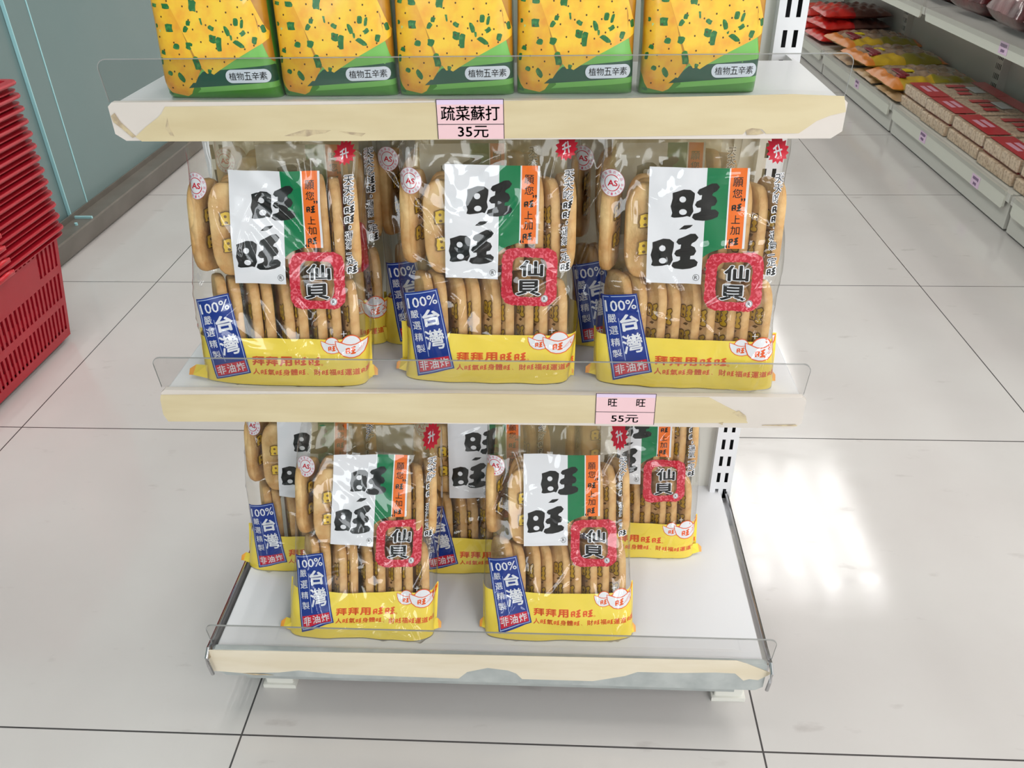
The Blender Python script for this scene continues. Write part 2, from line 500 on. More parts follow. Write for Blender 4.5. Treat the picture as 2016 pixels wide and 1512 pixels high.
def shelf(name, y0, z, yb, rail_h, outline, strip_m, gz, marks=(), pale_marks=()):
    mb = MB(); mb.box(X0 + 0.004, X1 - 0.004, y0 + 0.004, yb, z - 0.022, z, 0, 0.002)
    if name != 'base_deck':      # brackets reaching back to the uprights
        for xs in (X0 + 0.003, X1 - 0.006):
            mb.prism([(y0 + 0.05, z - 0.022), (yb + 0.045, z - 0.055), (yb + 0.045, z - 0.003), (y0 + 0.05, z - 0.003)], 'x', xs, xs + 0.003)
    d = rk(mb, name, powder)
    mb = MB(); c = 0.006
    mb.prism([(X0, z - rail_h + c), (X0 + c * 1.4, z - rail_h), (X1 - c * 1.4, z - rail_h), (X1, z - rail_h + c), (X1, z - 0.002), (X1 - 0.004, z + 0.0015), (X0 + 0.004, z + 0.0015), (X0, z - 0.002)], 'y', y0, y0 + 0.006)
    rail = rk(mb, 'price_rail', rail_pale if name != 'base_deck' else base_grey, d)
    mb = MB(); flat(mb, [on_y(px, py, y0) for px, py in outline], y0 - 0.0007, y0 - 0.0001)
    rk(mb, 'rail_strip', strip_m, d)['label'] = 'torn cream strip on the rail'
    if marks:
        for mk in marks:
            mb = MB(); flat(mb, [on_y(px, py, y0) for px, py in mk], y0 - 0.0009, y0 - 0.00072, 0)
            rk(mb, 'stain', dirt, d)
    guard(d, y0 + 0.0075, z, gz, X0 - 0.004, X1 + 0.001 if name != 'base_deck' else X1 + 0.008)
    return d
shelf('top_shelf', 0.7165, 0.6845, 0.872, 0.0315,
      [(325, 210), (700, 205), (1240, 193), (1560, 185), (1662, 189), (1665, 220), (1634, 227), (1607, 238), (1590, 250), (1572, 262), (1508, 263), (1500, 254), (1488, 253), (1470, 256), (1462, 264), (1240, 269), (1000, 272), (700, 277), (280, 278), (267, 269), (288, 249), (310, 232), (318, 224)], cream, 0.7200,
      [[(560, 267), (600, 255), (652, 256), (640, 262), (620, 264), (606, 268)], [(668, 258), (720, 262), (712, 268), (690, 264)], [(219, 228), (226, 222), (238, 240), (268, 268), (262, 271), (240, 252), (224, 240)], [(326, 252), (330, 232), (334, 250), (344, 268), (336, 266)],
       [(1468, 256), (1480, 252), (1496, 254), (1504, 262), (1490, 265), (1470, 265)]])
shelf('middle_shelf', 0.669, 0.420, 0.872, 0.0345,
      [(317, 777), (900, 774), (1396, 782), (1430, 800), (1462, 816), (1472, 832), (950, 832), (332, 829), (322, 815), (316, 786)], cream, 0.4540,
      [[(1442, 812), (1455, 808), (1468, 818), (1470, 826), (1458, 822)], [(1414, 832), (1424, 830), (1422, 836)], [(1500, 837), (1540, 838), (1570, 838), (1566, 835), (1500, 836)]])
base = shelf('base_deck', 0.619, 0.100, 0.930, 0.044,
      [(411, 1279), (900, 1288), (1450, 1300), (1470, 1306), (1520, 1325), (1492, 1338), (1475, 1336), (1463, 1339), (1447, 1325), (1409, 1323), (1340, 1324), (1255, 1322), (1230, 1330), (1167, 1340), (1028, 1336), (1016, 1325), (1000, 1319), (960, 1314), (920, 1322), (903, 1335), (655, 1326), (588, 1319), (550, 1323), (476, 1324), (414, 1319)], cream2, 0.1315,
      [[(404, 1286), (412, 1284), (416, 1292), (408, 1300)], [(478, 1324), (520, 1326), (540, 1328), (500, 1328)]])
mb = MB(); mb.box(X0 + 0.004, X1 - 0.004, 0.735, 0.872, 0.958, 0.980); mb.box(X0, X1, 0.729, 0.735, 0.946, 0.981)  # unseen shelf added to shade the packs and the floor in front
rk(mb, 'upper_or_shade_shelf', powder)
mb = MB(); mb.box(X0 + 0.03, X1 - 0.03, 0.622, 0.632, 0.048, 0.078)
rk(mb, 'front_skirt', grey_metal)
for s, xs in ((-1, X0 - 0.004), (1, X1 + 0.003)):
    mb = MB(); mb.box(xs - 0.0015, xs + 0.0015, 0.625, 0.93, 0.082, 0.101, 0)
    mb.tube([(xs, 0.93, 0.1005), (xs, 0.64, 0.1005), (xs + s * 0.001, 0.622, 0.099), (xs + s * 0.0015, 0.6135, 0.092), (xs + s * 0.001, 0.6125, 0.08), (xs, 0.6135, 0.064)], 0.0022, 8)
    rk(mb, 'side_trim', chrome)['label'] = 'chrome side trim'
for xs in (-0.349, 0.196):
    for ys in (0.648, 0.88):
        mb = MB(); mb.box(xs, xs + 0.034, ys, ys + 0.05, 0.0, 0.05, 0, 0.002); mb.box(xs - 0.003, xs + 0.037, ys - 0.003, ys + 0.053, 0.0, 0.006)
        rk(mb, 'foot', powder_side)
mb = MB(); mb.box(X0 + 0.01, X1 - 0.01, 0.90, 0.91, 0.03, 0.078)
rk(mb, 'rear_beam', grey_metal)

# ------------------------------------------------------------------ price tags on the rack
tag_pink = mat('tag_pink', rgb(240, 200, 205), 0.4, coat=0.3)
tag_lilac = mat('tag_lilac', rgb(226, 204, 232), 0.4, coat=0.3)
ink = mat('black_ink', rgb(28, 26, 30), 0.4, coat=0.3)
def price_tag(name, label, x, y, ztop, w, h, split, rows):
    root = thing(name, label, 'price tag', (x, y, ztop - h))
    P = Print(); P.rect(-w / 2, w / 2, 0, h, 0, 0); P.rect(-w / 2, w / 2, h - 0.0045, h, 1, 1)
    e = 0.0006
    for r_ in ((-w / 2, w / 2, split - e / 2, split + e / 2), (-w / 2, -w / 2 + e, 0, h), (w / 2 - e, w / 2, 0, h), (-w / 2, w / 2, h - e, h)):
        P.rect(*r_, 2, 2)
    for s, cx, cy, hh, ww in rows:
        P.text(s, cx, cy, hh, 2, 3, w=ww, off=0.012)
    P.grid(1.0).build('tag_face', [tag_pink, tag_lilac, ink], lambda u, v, l: np.stack([u, -0.0004 - l * 0.00006, v], 1), root)
    mb = MB(); mb.box(-w / 2, w / 2, -0.00035, 0, 0, h); mb.build('tag_card', tag_pink, root)
    return root
price_tag('price_tag', 'pink price tag reading 35 on the top shelf rail', -0.0732, 0.7157, 0.6875, 0.0575, 0.0335, 0.0125,
          [('疏菜蘇打', 0, 0.0218, 0.0122, 0.050), ('35元', 0.002, 0.0062, 0.0098, 0.026)])
price_tag('price_tag', 'pink price tag reading 55 on the middle shelf rail', 0.0695, 0.6682, 0.4245, 0.0575, 0.036, 0.0145,
          [('旺', -0.0125, 0.0255, 0.0085, 0.0085), ('旺', 0.0145, 0.0255, 0.0085, 0.0085), ('55元', 0, 0.0068, 0.0088, 0.026)])

# ------------------------------------------------------------------ rice cracker bags
K = 0.965                       # print template -> bag
BW, BH, BD = 0.0870, 0.250, 0.027
NEXP = 5.0
film = clear_mat('clear_film', (0.985, 0.98, 0.965, 1), 0.035, base=0.008, gain=1.15, bump=0.42, bscale=18.0)
film_back = clear_mat('back_film', (0.96, 0.93, 0.84, 1), 0.08, base=0.02, gain=0.8, bump=0.4, bscale=20.0, milk=0.35, milk_col=rgb(214, 194, 138))
m_white = mat('print_white', rgb(232, 233, 240), 0.35, spec=0.2)
m_green = mat('print_green', rgb(0, 120, 72), 0.35, spec=0.2)
m_orange = mat('print_orange', rgb(244, 116, 32), 0.35, spec=0.2)
m_black = mat('print_black', rgb(18, 17, 18), 0.3, spec=0.2)
m_crim = mat('print_crimson', rgb(196, 26, 52), 0.35, color2=rgb(224, 96, 112), scale=420, detail=1, lo=0.5, hi=0.62, spec=0.2)
m_red = mat('print_red', rgb(206, 30, 56), 0.35, spec=0.2)
m_blue = mat('print_blue', rgb(22, 52, 140), 0.35, spec=0.2)
m_pale = mat('print_paleblue', rgb(188, 206, 240), 0.35, spec=0.2)
m_yel = mat('print_yellow', rgb(248, 222, 88), 0.35, color2=rgb(244, 214, 76), scale=12, spec=0.2)
m_ored = mat('print_orange_red', rgb(232, 92, 34), 0.35, spec=0.2)
m_pink = mat('print_seal_pink', rgb(214, 92, 128), 0.35, spec=0.2)
m_amber = mat('seam_amber', rgb(232, 150, 48), 0.4, coat=0.3, color2=rgb(240, 176, 70), scale=30)

def make_prints():
    D = {}
    # logo panel -------------------------------------------------
    P = Print()
    P.rect(-0.040, 0.0115, 0.107, 0.215, 0, 0)
    P.poly([(0.0115, 0.215), (0.0312, 0.215), (0.0312, 0.143), (0.027, 0.1415), (0.020, 0.139), (0.015, 0.136), (0.0115, 0.133)], 1, 0)
    P.rect(0.0312, 0.0325, 0.142, 0.215, 0, 0); P.rect(0.0325, 0.0470, 0.142, 0.215, 2, 0); P.rect(0.0470, 0.0492, 0.142, 0.215, 0, 0)
    wang(P, 0.0020, 0.1845, 0.0325, 3, 2, w=0.0425, fat=0.022, holes=True); wang(P, -0.0146, 0.1382, 0.0325, 3, 2, w=0.0425, fat=0.022, holes=True)
    P.poly([(-0.0113, 0.1585), (-0.0066, 0.1625), (0.0013, 0.1632), (-0.001, 0.1608), (-0.005, 0.1588)], 3, 2)
    P.poly(ell(0.0065, 0.1135, 0.0031, 0.0033, 20), 3, 2, [ell(0.0065, 0.1135, 0.0027, 0.0029, 20)]); P.text('R', 0.0065, 0.1135, 0.0034, 3, 2, off=0.01)
    for s, cy, h, w, off in (('願', 0.2025, 0.0082, 0.0088, 0.01), ('您', 0.1925, 0.0078, 0.0084, 0.01), ('上', 0.1690, 0.0076, 0.0078, 0.01), ('加', 0.1590, 0.0080, 0.0084, 0.01)):
        P.text(s, 0.0395, cy, h, 3, 2, w=w, off=off)
    wang(P, 0.0395, 0.1800, 0.0072, 3, 2, w=0.0092); wang(P, 0.0388, 0.1490, 0.0072, 3, 2, w=0.0092)
    P.text('”', 0.0449, 0.1868, 0.0027, 3, 2, off=0.02); P.text('“', 0.0338, 0.1442, 0.0027, 3, 2, off=0.02)
    D['logo_panel'] = (P.grid(0.0036), [m_white, m_green, m_orange, m_black])
    # name emblem -------------------------------------------------
    P = Print(); rnd = random.Random(4)
    def ring(w, h, r, jit, n=4):
        pts = rrect(w, h, r, n, 0.042, 0.110); out = []
        for i, p in enumerate(pts):
            q = pts[(i + 1) % len(pts)]; d = max(1, int(math.dist(p, q) / 0.0016))
            for k in range(d):
                t = k / d; out.append((p[0] + (q[0] - p[0]) * t + rnd.uniform(-jit, jit), p[1] + (q[1] - p[1]) * t + rnd.uniform(-jit, jit)))
        return out
    P.poly(ring(0.0535, 0.0560, 0.011, 0.0005), 0, 0, [ring(0.0330, 0.0385, 0.008, 0.0004)])
    for s, cx, cy, w, h in (('仙', 0.0440, 0.1186, 0.0215, 0.0142), ('貝', 0.0415, 0.1000, 0.0225, 0.0142)):
        P.text(s, cx, cy, h, 1, 1, w=w, off=0.07); P.text(s, cx, cy, h, 2, 2, w=w, off=0.028)
    P.poly(ell(0.0575, 0.0893, 0.0034, 0.0036, 18), 1, 1); P.poly(ell(0.0575, 0.0893, 0.0031, 0.0033, 18), 2, 2, [ell(0.0575, 0.0893, 0.0027, 0.0029, 18)]); P.text('R', 0.0575, 0.0893, 0.0034, 2, 2, off=0.01)
    D['name_emblem'] = (P.grid(0.0036), [m_crim, m_white, m_black])
    # round quality seal -------------------------------------------
    P = Print(); cx, cy = -0.0735, 0.199
    P.poly(ell(cx, cy, 0.0115, 0.0122, 32), 0, 0); P.poly(ell(cx, cy, 0.0115, 0.0122, 32), 1, 1, [ell(cx, cy, 0.0112, 0.0119, 32)])
    P.poly(ell(cx, cy, 0.0070, 0.0075, 28)[3:] + [(cx + 0.006, cy + 0.001)], 2, 1, [ell(cx - 0.0002, cy, 0.0063, 0.0068, 24)])
    P.text('AS', cx + 0.0004, cy, 0.0050, 2, 2, w=0.0088, off=0.03)
    for i, s in enumerate('台灣優良食品'):
        a = R(158 - i * 27); P.text(s, cx + 0.0092 * math.cos(a), cy + 0.0098 * math.sin(a), 0.0026, 1, 2, w=0.0026, rot=a - math.pi / 2)
    for i, s in enumerate('第001408號'):
        a = R(205 + i * 21); P.text(s, cx + 0.0092 * math.cos(a), cy + 0.0098 * math.sin(a), 0.0024, 1, 2, w=0.0017 if s.isdigit() else 0.0024, rot=a + math.pi / 2)
    D['quality_seal'] = (P.grid(0.0036), [m_white, m_pink, m_red])
    # slanted blue corner label ------------------------------------
    P = Print(); A, B, C, Dq = (-0.083, 0.089), (-0.0485, 0.0965), (-0.031, 0.0145), (-0.070, 0.004)
    def T(s, t):        # s across, t down
        return ((1 - t) * ((1 - s) * A[0] + s * B[0]) + t * ((1 - s) * Dq[0] + s * C[0]), (1 - t) * ((1 - s) * A[1] + s * B[1]) + t * ((1 - s) * Dq[1] + s * C[1]))
    Tt = lambda s, y: T(s, 1 - y)
    LB = 16
    def fr(s0, s1, y0, y1, mi, lay): P.rect(s0, s1, y0, y1, mi, lay + LB, Tt)
    fr(0, 1, 0, 1, 0, 0)
    for q in ((0.04, 0.96, 0.975, 0.982), (0.04, 0.96, 0.018, 0.025), (0.04, 0.055, 0.018, 0.982), (0.945, 0.96, 0.018, 0.982), (0.385, 0.397, 0.2, 0.73)): fr(*q, 1, 1)
    fr(0.075, 0.925, 0.035, 0.175, 2, 1)
    P.text('100%', 0.5, 0.875, 0.120, 3, 2 + LB, w=0.84, off=0.01, T=Tt)
    P.text('台', 0.66, 0.665, 0.185, 3, 2 + LB, w=0.46, off=0.035, T=Tt); P.text('灣', 0.65, 0.40, 0.24, 3, 2 + LB, w=0.50, off=0.016, T=Tt)
    for i, s in enumerate('嚴選精製'): P.text(s, 0.215, 0.735 - i * 0.142, 0.098, 3, 2 + LB, w=0.235, off=0.006, T=Tt)
    for i, s in enumerate('非油炸'): P.text(s, 0.22 + i * 0.28, 0.105, 0.112, 3, 2 + LB, w=0.23, off=0.014, T=Tt)
    D['corner_label'] = (P.grid(0.0036), [m_blue, m_pale, m_red, m_white])
    # yellow foot band with red lettering ----------------------------
    P = Print(); P.rect(-0.0898, 0.0898, 0.0003, 0.0505, 0, 0)
    for i, s in enumerate('拜拜用'): P.text(s, -0.0225 + i * 0.0142, 0.0275, 0.0090, 1, 2, w=0.0118, off=0.04)
    wang(P, 0.0208, 0.0275, 0.0092, 1, 2, w=0.0122); wang(P, 0.0350, 0.0275, 0.0092, 1, 2, w=0.0122); P.poly(ell(0.0428, 0.0240, 0.0011, 0.0011, 10), 1, 2, [ell(0.0428, 0.0240, 0.0007, 0.0007, 10)])
    row = '人旺氣旺身體旺、財旺福旺運道旺'
    for i, s in enumerate(row):
        cx = -0.0255 + i * 0.0079
        if s == '旺': wang(P, cx, 0.0160, 0.0060, 1, 2, w=0.0070)
        elif s == '、': P.text(s, cx - 0.002, 0.0138, 0.0016, 1, 2)
        else: P.text(s, cx, 0.0160, 0.0064, 1, 2, w=0.0070, off=0.025)
    def ingot(cx, cy, s, lay):
        bowl = [(-1.05, 0.42), (-0.72, 0.30), (-0.3, 0.12), (0, 0.08), (0.3, 0.12), (0.72, 0.30), (1.05, 0.42), (1.0, 0.05), (0.82, -0.38), (0.5, -0.66), (0.15, -0.76), (-0.15, -0.76), (-0.5, -0.66), (-0.82, -0.38), (-1.0, 0.05)]
        dome = [(0.62 * math.cos(R(a)), 0.16 + 0.62 * math.sin(R(a))) for a in range(-10, 200, 15)]
        sc_ = lambda q, k=1.0: [(cx + x * s * k, cy + y * s * k) for x, y in q]
        P.poly(sc_(grow(dome, 0.07)), 1, lay); P.poly(sc_(dome), 2, lay + 1)
        P.poly(sc_(grow(bowl, 0.07)), 1, lay + 2); P.poly(sc_(bowl), 2, lay + 3)
        for k in range(5):
            x = 0.55 + 0.1 * k; P.poly(sc_([(x - .25, -0.42 + .12 * k), (x + .28, -0.22 + .14 * k), (x - .2, -0.36 + .12 * k)]), 1, lay + 4)
        wang(P, cx - 0.05 * s, cy - 0.26 * s, 0.58 * s, 1, lay + 5, w=0.72 * s)
    ingot(0.0540, 0.0440, 0.0108, 2); ingot(0.0730, 0.0425, 0.0145, 8)
    D['foot_band'] = (P.grid(0.0036, (-0.0885, -0.0865, -0.084, 0.084, 0.0865, 0.0885)), [m_yel, m_ored, m_white])
    # side slogan -----------------------------------------------------
    P = Print(); y = 0.2055
    for s in '天天吃旺旺，運氣一定旺':
        if s == '旺':
            wang(P, 0.0760, y, 0.0078, 0, 1, w=0.0092, fat=0.10); wang(P, 0.0760, y, 0.0074, 1, 2, w=0.0088)
        elif s in '，':
            P.text(s, 0.0760, y + 0.001, 0.0026, 0, 1, off=0.12); P.text(s, 0.0760, y + 0.001, 0.0026, 1, 2, off=0.02); y += 0.002
        else:
            hh = 0.0008 if s == '一' else 0.0082
            P.text(s, 0.0760, y, hh, 0, 1, w=0.0086, off=0.075); P.text(s, 0.0760, y, hh, 1, 2, w=0.0086, off=0.008)
            if s == '一': y += 0.0022
        y -= 0.0090
    D['side_slogan'] = (P.grid(0.0036, (0.084, 0.0865)), [m_white, m_black])
    P = Print()
    P.poly([(0.0657, 0.0590), (0.0663, 0.0590), (0.0663, 0.0565), (0.0688, 0.0565), (0.0688, 0.0559), (0.0663, 0.0559), (0.0663, 0.0534), (0.0657, 0.0534), (0.0657, 0.0559), (0.0632, 0.0559), (0.0632, 0.0565), (0.0657, 0.0565)], 0, 1)
    D['sparkle_print'] = (P.grid(0.0036), [m_white])
    # sunburst -----------------------------------------------------------
    P = Print(); cx, cy = 0.0725, 0.2290
    P.poly([(cx + (0.0105 if k % 2 else 0.0078) * math.cos(2 * math.pi * k / 28), cy + (0.0105 if k % 2 else 0.0078) * math.sin(2 * math.pi * k / 28)) for k in range(28)], 0, 0)
    P.text('升', cx, cy, 0.0080, 1, 1, w=0.0075, off=0.03, rot=0.25)
    D['sunburst_badge'] = (P.grid(0.0036), [m_red, m_white])
    return D
PRINTS = make_prints()

class Surf:
    """pillow shape of one bag: half width a(v), half depth b(v), creases"""
    def __init__(self, seed, W=BW, H=BH, D=BD, n=NEXP, amp=0.0011, bot=0.88, top0=0.875, top1=0.965):
        r = random.Random(seed)
        self.W, self.H, self.D, self.n, self.bot, self.t0, self.t1 = W, H, D, n, bot, top0, top1
        self.w = [(r.uniform(0.35, 1) * amp, r.uniform(20, 75), r.uniform(20, 70) * r.choice((-1, 1)), r.uniform(0, 6.28)) for _ in range(5)]
        self.cr = []
        if amp > 0.001:
            for k in range(30):
                x0, v0 = r.uniform(-0.92, 0.92) * W, r.uniform(0.04, 0.93) * H; an = r.uniform(0, 6.28); ln = r.uniform(0.016, 0.060)
                if k < 10:      # folds fanning out of the sealed top and the side edges
                    x0 = r.choice((-1, 1)) * r.uniform(0.55, 0.95) * W; an = r.uniform(-0.6, 0.6) + (1.57 if k < 6 else 0)
                if k > 25: v0 = r.uniform(0.40, 0.48) * H; an = r.uniform(-0.25, 0.25)
                wd = r.uniform(0.0018, 0.0034)
                self.cr.append((x0, v0, math.cos(an), math.sin(an), ln, wd, -wd * r.uniform(0.4, 0.95), r.uniform(-7, 7)))
        self.side = [(r.uniform(0.0008, 0.0020), r.uniform(18, 55), r.uniform(0, 6.28)) for _ in range(3)]
    def a(self, v, sgn):
        q = np.clip(v / self.H, 0, 1)
        w = self.W * (1 - 0.035 * q)
        for k, (am, fr, ph) in enumerate(self.side):
            w = w + am * np.sin(fr * v + ph + 1.7 * (sgn > 0)) - am * 0.5
        return w
    def prof(self, v):
        q = np.clip(v / self.H, 0, 1)
        lo = self.bot + (1 - self.bot) * np.sqrt(np.clip(1 - (1 - np.clip(q / 0.13, 0, 1)) ** 2, 0, 1))
        t = np.clip((q - self.t0) / (self.t1 - self.t0), 0, 1)
        return lo * (1 - 0.95 * t * t * (3 - 2 * t))
    def wob(self, x, v, crease=False):
        r = 0
        for am, fx, fv, ph in self.w:
            r = r + am * np.sin(fx * x + fv * v + ph) ** 3
        for x0, v0, c, sn, ln, wd, am, cv in (self.cr if crease else ()):
            s_ = (x - x0) * c + (v - v0) * sn; d_ = -(x - x0) * sn + (v - v0) * c + cv * s_ * s_
            r = r + am * np.exp(-(d_ / wd) ** 2 - (s_ / ln) ** 4)
        return r * np.clip(self.prof(v), 0, 1)
    def front(self, x, v):
        a = self.a(v, np.sign(x)); s = np.clip(np.abs(x) / a, 0, 0.9999)
        return self.D - self.D * self.prof(v) * (1 - s ** self.n) ** (1 / self.n) + self.wob(x, v)
    def body(self, nf=84, ns=14, nbk=36, nv=140):
        q4 = [(-1 + 2 * (k + 0.5) / nf, -1) for k in range(nf)] + [(1, -1 + 2 * (k + 0.5) / ns) for k in range(ns)] \
           + [(1 - 2 * (k + 0.5) / nbk, 1) for k in range(nbk)] + [(-1, 1 - 2 * (k + 0.5) / ns) for k in range(ns)]
        pq = np.array(q4); pq = pq / ((np.abs(pq) ** self.n).sum(1) ** (1 / self.n))[:, None]
        px, py = pq[:, 0], pq[:, 1]; nu = len(px); V = []; q = np.linspace(0, 1, nv)
        q = 0.75 * q + 0.25 * (0.5 - 0.5 * np.cos(np.pi * q))
        fr = np.clip(-py * 1.6, 0, 1)
        for t in q:
            v = t * self.H
            x = np.where(px > 0, self.a(v, 1), self.a(v, -1)) * px
            w0 = self.wob(x, v)
            y = self.D + self.D * self.prof(v) * py + w0 + fr * (self.wob(x, v, True) - w0)
            V += list(zip(x, y, np.full(nu, v)))
        Fs = []; Mi = []
        for i in range(nv - 1):
            for j in range(nu):
                Fs.append((i * nu + j, i * nu + (j + 1) % nu, (i + 1) * nu + (j + 1) % nu, (i + 1) * nu + j))
                Mi.append(1 if nf + ns <= j < nf + ns + nbk else 0)
        Fs.append(tuple(range(nu))[::-1]); Mi.append(0)
        return V, Fs, Mi

# one cracker (rounded oblong, puffed rim) with the yellow printing of its inner wrapper
crk = mat('baked_cracker', rgb(230, 194, 136), 0.55, color2=rgb(196, 144, 84), scale=38, detail=4, bump=0.5, bscale=150)
m_gold = mat('wrapper_yellow', rgb(226, 186, 48), 0.4)
m_brown = mat('wrapper_brown', rgb(120, 84, 24), 0.4)
def cracker_mesh(seed, off=0.0, sides=(-1, 1)):
    r = random.Random(seed); W, H, Tk = 0.0440, 0.087, 0.0094
    out = rrect(1, 1, 0.30, 5); mb = MB()
    rings = [(0.0, -1.0, 1), (0.80, -1.0, 1), (0.93, -0.86, 1), (1.0, -0.25, 1), (1.0, 0.25, 1), (0.93, 0.86, 1), (0.80, 1.0, 1), (0.0, 1.0, 1)]
    n = len(out); V = []; Fs = []
    for k, (s, y, _) in enumerate(rings):
        for (px, pz) in out:
            ln = math.hypot(px * W, pz * H) + 1e-9
            dx, dz = px * W, pz * H
            ins = (1 - s) * 0.012 if s > 0 else 0
            f = max(0, 1 - ins / ln) if s > 0 else 0.02
            V.append((dx * f, y * Tk / 2 + (0.0006 * math.sin(40 * dx + seed) + 0.0006 * math.sin(30 * dz + seed * 2)), dz * f))
    for i in range(len(rings) - 1):
        for j in range(n):
            Fs.append((i * n + j, i * n + (j + 1) % n, (i + 1) * n + (j + 1) % n, (i + 1) * n + j))
    Fs.append(tuple(range(n))); Fs.append(tuple(range((len(rings) - 1) * n, len(rings) * n))[::-1])
    mb.add(V, Fs, 0)
    P = Print()
    for cy in (0.0115, -0.0135):
        ww = 0.0205 if off == 0 else 0.0185
        wang(P, -off, cy, 0.0165, 1, 0, w=ww + 0.001, fat=0.055); wang(P, -off, cy, 0.0160, 0, 1, w=ww)
    P.poly([(-off - 0.004, -0.002), (-off, 0.0008), (-off + 0.005, 0.001), (-off + 0.002, -0.0018)], 1, 0)
    P.grid(1.0)
    for sgn in sides:
        mb.add([(p[0] * (-sgn), sgn * (Tk / 2 + 0.0011 + p[2] * 0.0001), p[1]) for p in P.V], P.F, 0)
        mb.mi[-len(P.F):] = [1 if q == 0 else 2 for q in P.M]
    o = mb.build('rice_cracker', [crk, m_gold, m_brown])
    me = o.data
    me.polygons.foreach_set('use_smooth', [True] * len(me.polygons))
    bpy.data.objects.remove(o)
    return me
CRK = [cracker_mesh(k) for k in (1, 2, 3)]
CRK_L = [cracker_mesh(k, -0.0115, (-1,)) for k in (4, 5)]

def bag(label, x, y, z, yaw, lean, roll, seed, group, dv=0.0):
    root = thing('cracker_bag', label, 'bag of crackers', group=group)
    # bag frame: x right, y away from the shopper, z up along the leaning front
    root.matrix_world = Matrix.Translation((x, y, z)) @ Matrix.Rotation(yaw, 4, 'Z')
    sl, cl, sr_ = math.sin(lean), math.cos(lean), math.sin(roll)
    LN = lambda p: (p[0] - sr_ * p[2], p[1] + sl * p[2], cl * p[2])
    S = Surf(seed); r = random.Random(seed * 7 + 1)
    V, Fs, Mi = S.body(); mb = MB(); mb.v = [LN(p) for p in V]; mb.f = Fs; mb.mi = Mi
    mb.build('clear_film', [film, film_back], root, smooth=True)
    def fn(u, v, l):
        uu, vv = u * K, v * K
        vv = vv + dv * np.clip(vv / 0.012, 0, 1)
        return np.stack([uu - sr_ * vv, S.front(uu, vv) + 0.0014 - l * 0.00005 + sl * vv, cl * vv], 1)
    for nm, (P, ms) in PRINTS.items():
        P.build(nm, ms, fn, root)
    # crimped seams: top strip and bottom ears
    mb = MB(); W = 0.081; nseg = 24
    for k in range(nseg):
        xa, xb = -W + 2 * W * k / nseg, -W + 2 * W * (k + 1) / nseg
        ya, yb = [0.027 + 0.003 * math.sin(35 * q + seed) for q in (xa, xb)]
        z0 = 0.2375; zm = 0.2440; z1 = 0.2500
        mb.quad((xa, ya, z0), (xb, yb, z0), (xb, yb + 0.002, zm), (xa, ya + 0.002, zm), 1)
        mb.quad((xa, ya + 0.002, zm), (xb, yb + 0.002, zm), (xb, yb + 0.004, z1), (xa, ya + 0.004, z1), 0 if 2 < k < nseg - 3 else 1)
    mb.v = [LN(p) for p in mb.v]
    mb.build('top_seam', [film, m_amber], root, smooth=True)
    for s in (-1, 1):
        mb = MB()
        d = r.uniform(0.003, 0.011) if s < 0 else r.uniform(-0.001, 0.005); yy = 0.012 + r.uniform(0, 0.01)
        mb.add([(s * 0.076, yy - 0.006, 0.018), (s * 0.078, yy - 0.004, 0.003), (s * (0.085 + d), yy, 0.004), (s * (0.084 + d * 0.8), yy + 0.004, 0.013), (s * (0.085 + d * 1.25), yy + 0.002, 0.0035), (s * (0.085 + d * 1.2), yy + 0.004, 0.009)],
               [(0, 1, 2, 3)], 1)
        mb.add([(s * (0.085 + d), yy, 0.004), (s * (0.084 + d * 0.8), yy + 0.004, 0.013), (s * (0.0865 + d * 1.25), yy + 0.003, 0.009), (s * (0.0865 + d * 1.3), yy + 0.001, 0.0035)], [(0, 1, 2, 3)], 0)
        mb.v = [LN(p) for p in mb.v]
        mb.build('seam_corner', [m_amber, m_yel], root)
    # crackers
    def put(cx, cy, cz, phi, tilt=0.0):
        o = bpy.data.objects.new('rice_cracker', r.choice(CRK_L if phi < 0 else CRK)); COL.objects.link(o); o.parent = root
        o.matrix_local = Matrix.Translation(LN((cx, cy, cz))) @ Matrix.Rotation(-lean, 4, 'X') @ Matrix.Rotation(phi, 4, 'Z') @ Matrix.Rotation(tilt, 4, 'Y')
    sg = -1
    for k in range(9):
        put(-0.064 + k * 0.0160 - (k % 2) * 0.0032, 0.0290 + r.uniform(-0.001, 0.0005), 0.0545 + r.uniform(-0.001, 0.006), sg * R((60 if k % 2 else 62) + r.uniform(-2, 2)), r.uniform(-0.02, 0.02))
    put(-0.0715, 0.028, 0.152 + r.uniform(-0.004, 0.004), R(74))
    fx = -0.037 + r.uniform(-0.006, 0.004)
    put(fx, 0.0125, 0.150, R(r.uniform(2, 9)), r.uniform(-0.03, 0.03)); put(fx + 0.002, 0.0245, 0.150, R(4)); put(fx, 0.0365, 0.150, R(5))
    for k, xx in enumerate((0.006, 0.0225, 0.039, 0.0545, 0.0700)):
        put(xx, 0.0275, 0.150 + r.uniform(-0.004, 0.004), -R(66 + r.uniform(-4, 4)), r.uniform(-0.02, 0.02))
    return root
ZM, ZB = 0.4203, 0.1003
GM, GB = 'bags of rice crackers on the middle shelf', 'bags of rice crackers on the bottom shelf'
bag('left bag of rice crackers in the front row of the middle shelf', -0.2682, 0.6778, ZM, -0.016, 0.252, -0.027, 11, GM)
bag('middle bag of rice crackers in the front row of the middle shelf', -0.0675, 0.6862, ZM, -0.044, 0.200, -0.020, 12, GM, 0.003)
bag('right bag of rice crackers in the middle shelf front row, above the 55 tag', 0.1249, 0.6808, ZM, -0.065, 0.160, 0.033, 13, GM, 0.003)
bag('bag of rice crackers behind the left front bag on the middle shelf', -0.258, 0.757, ZM, 0.02, 0.235, 0.0, 14, GM)
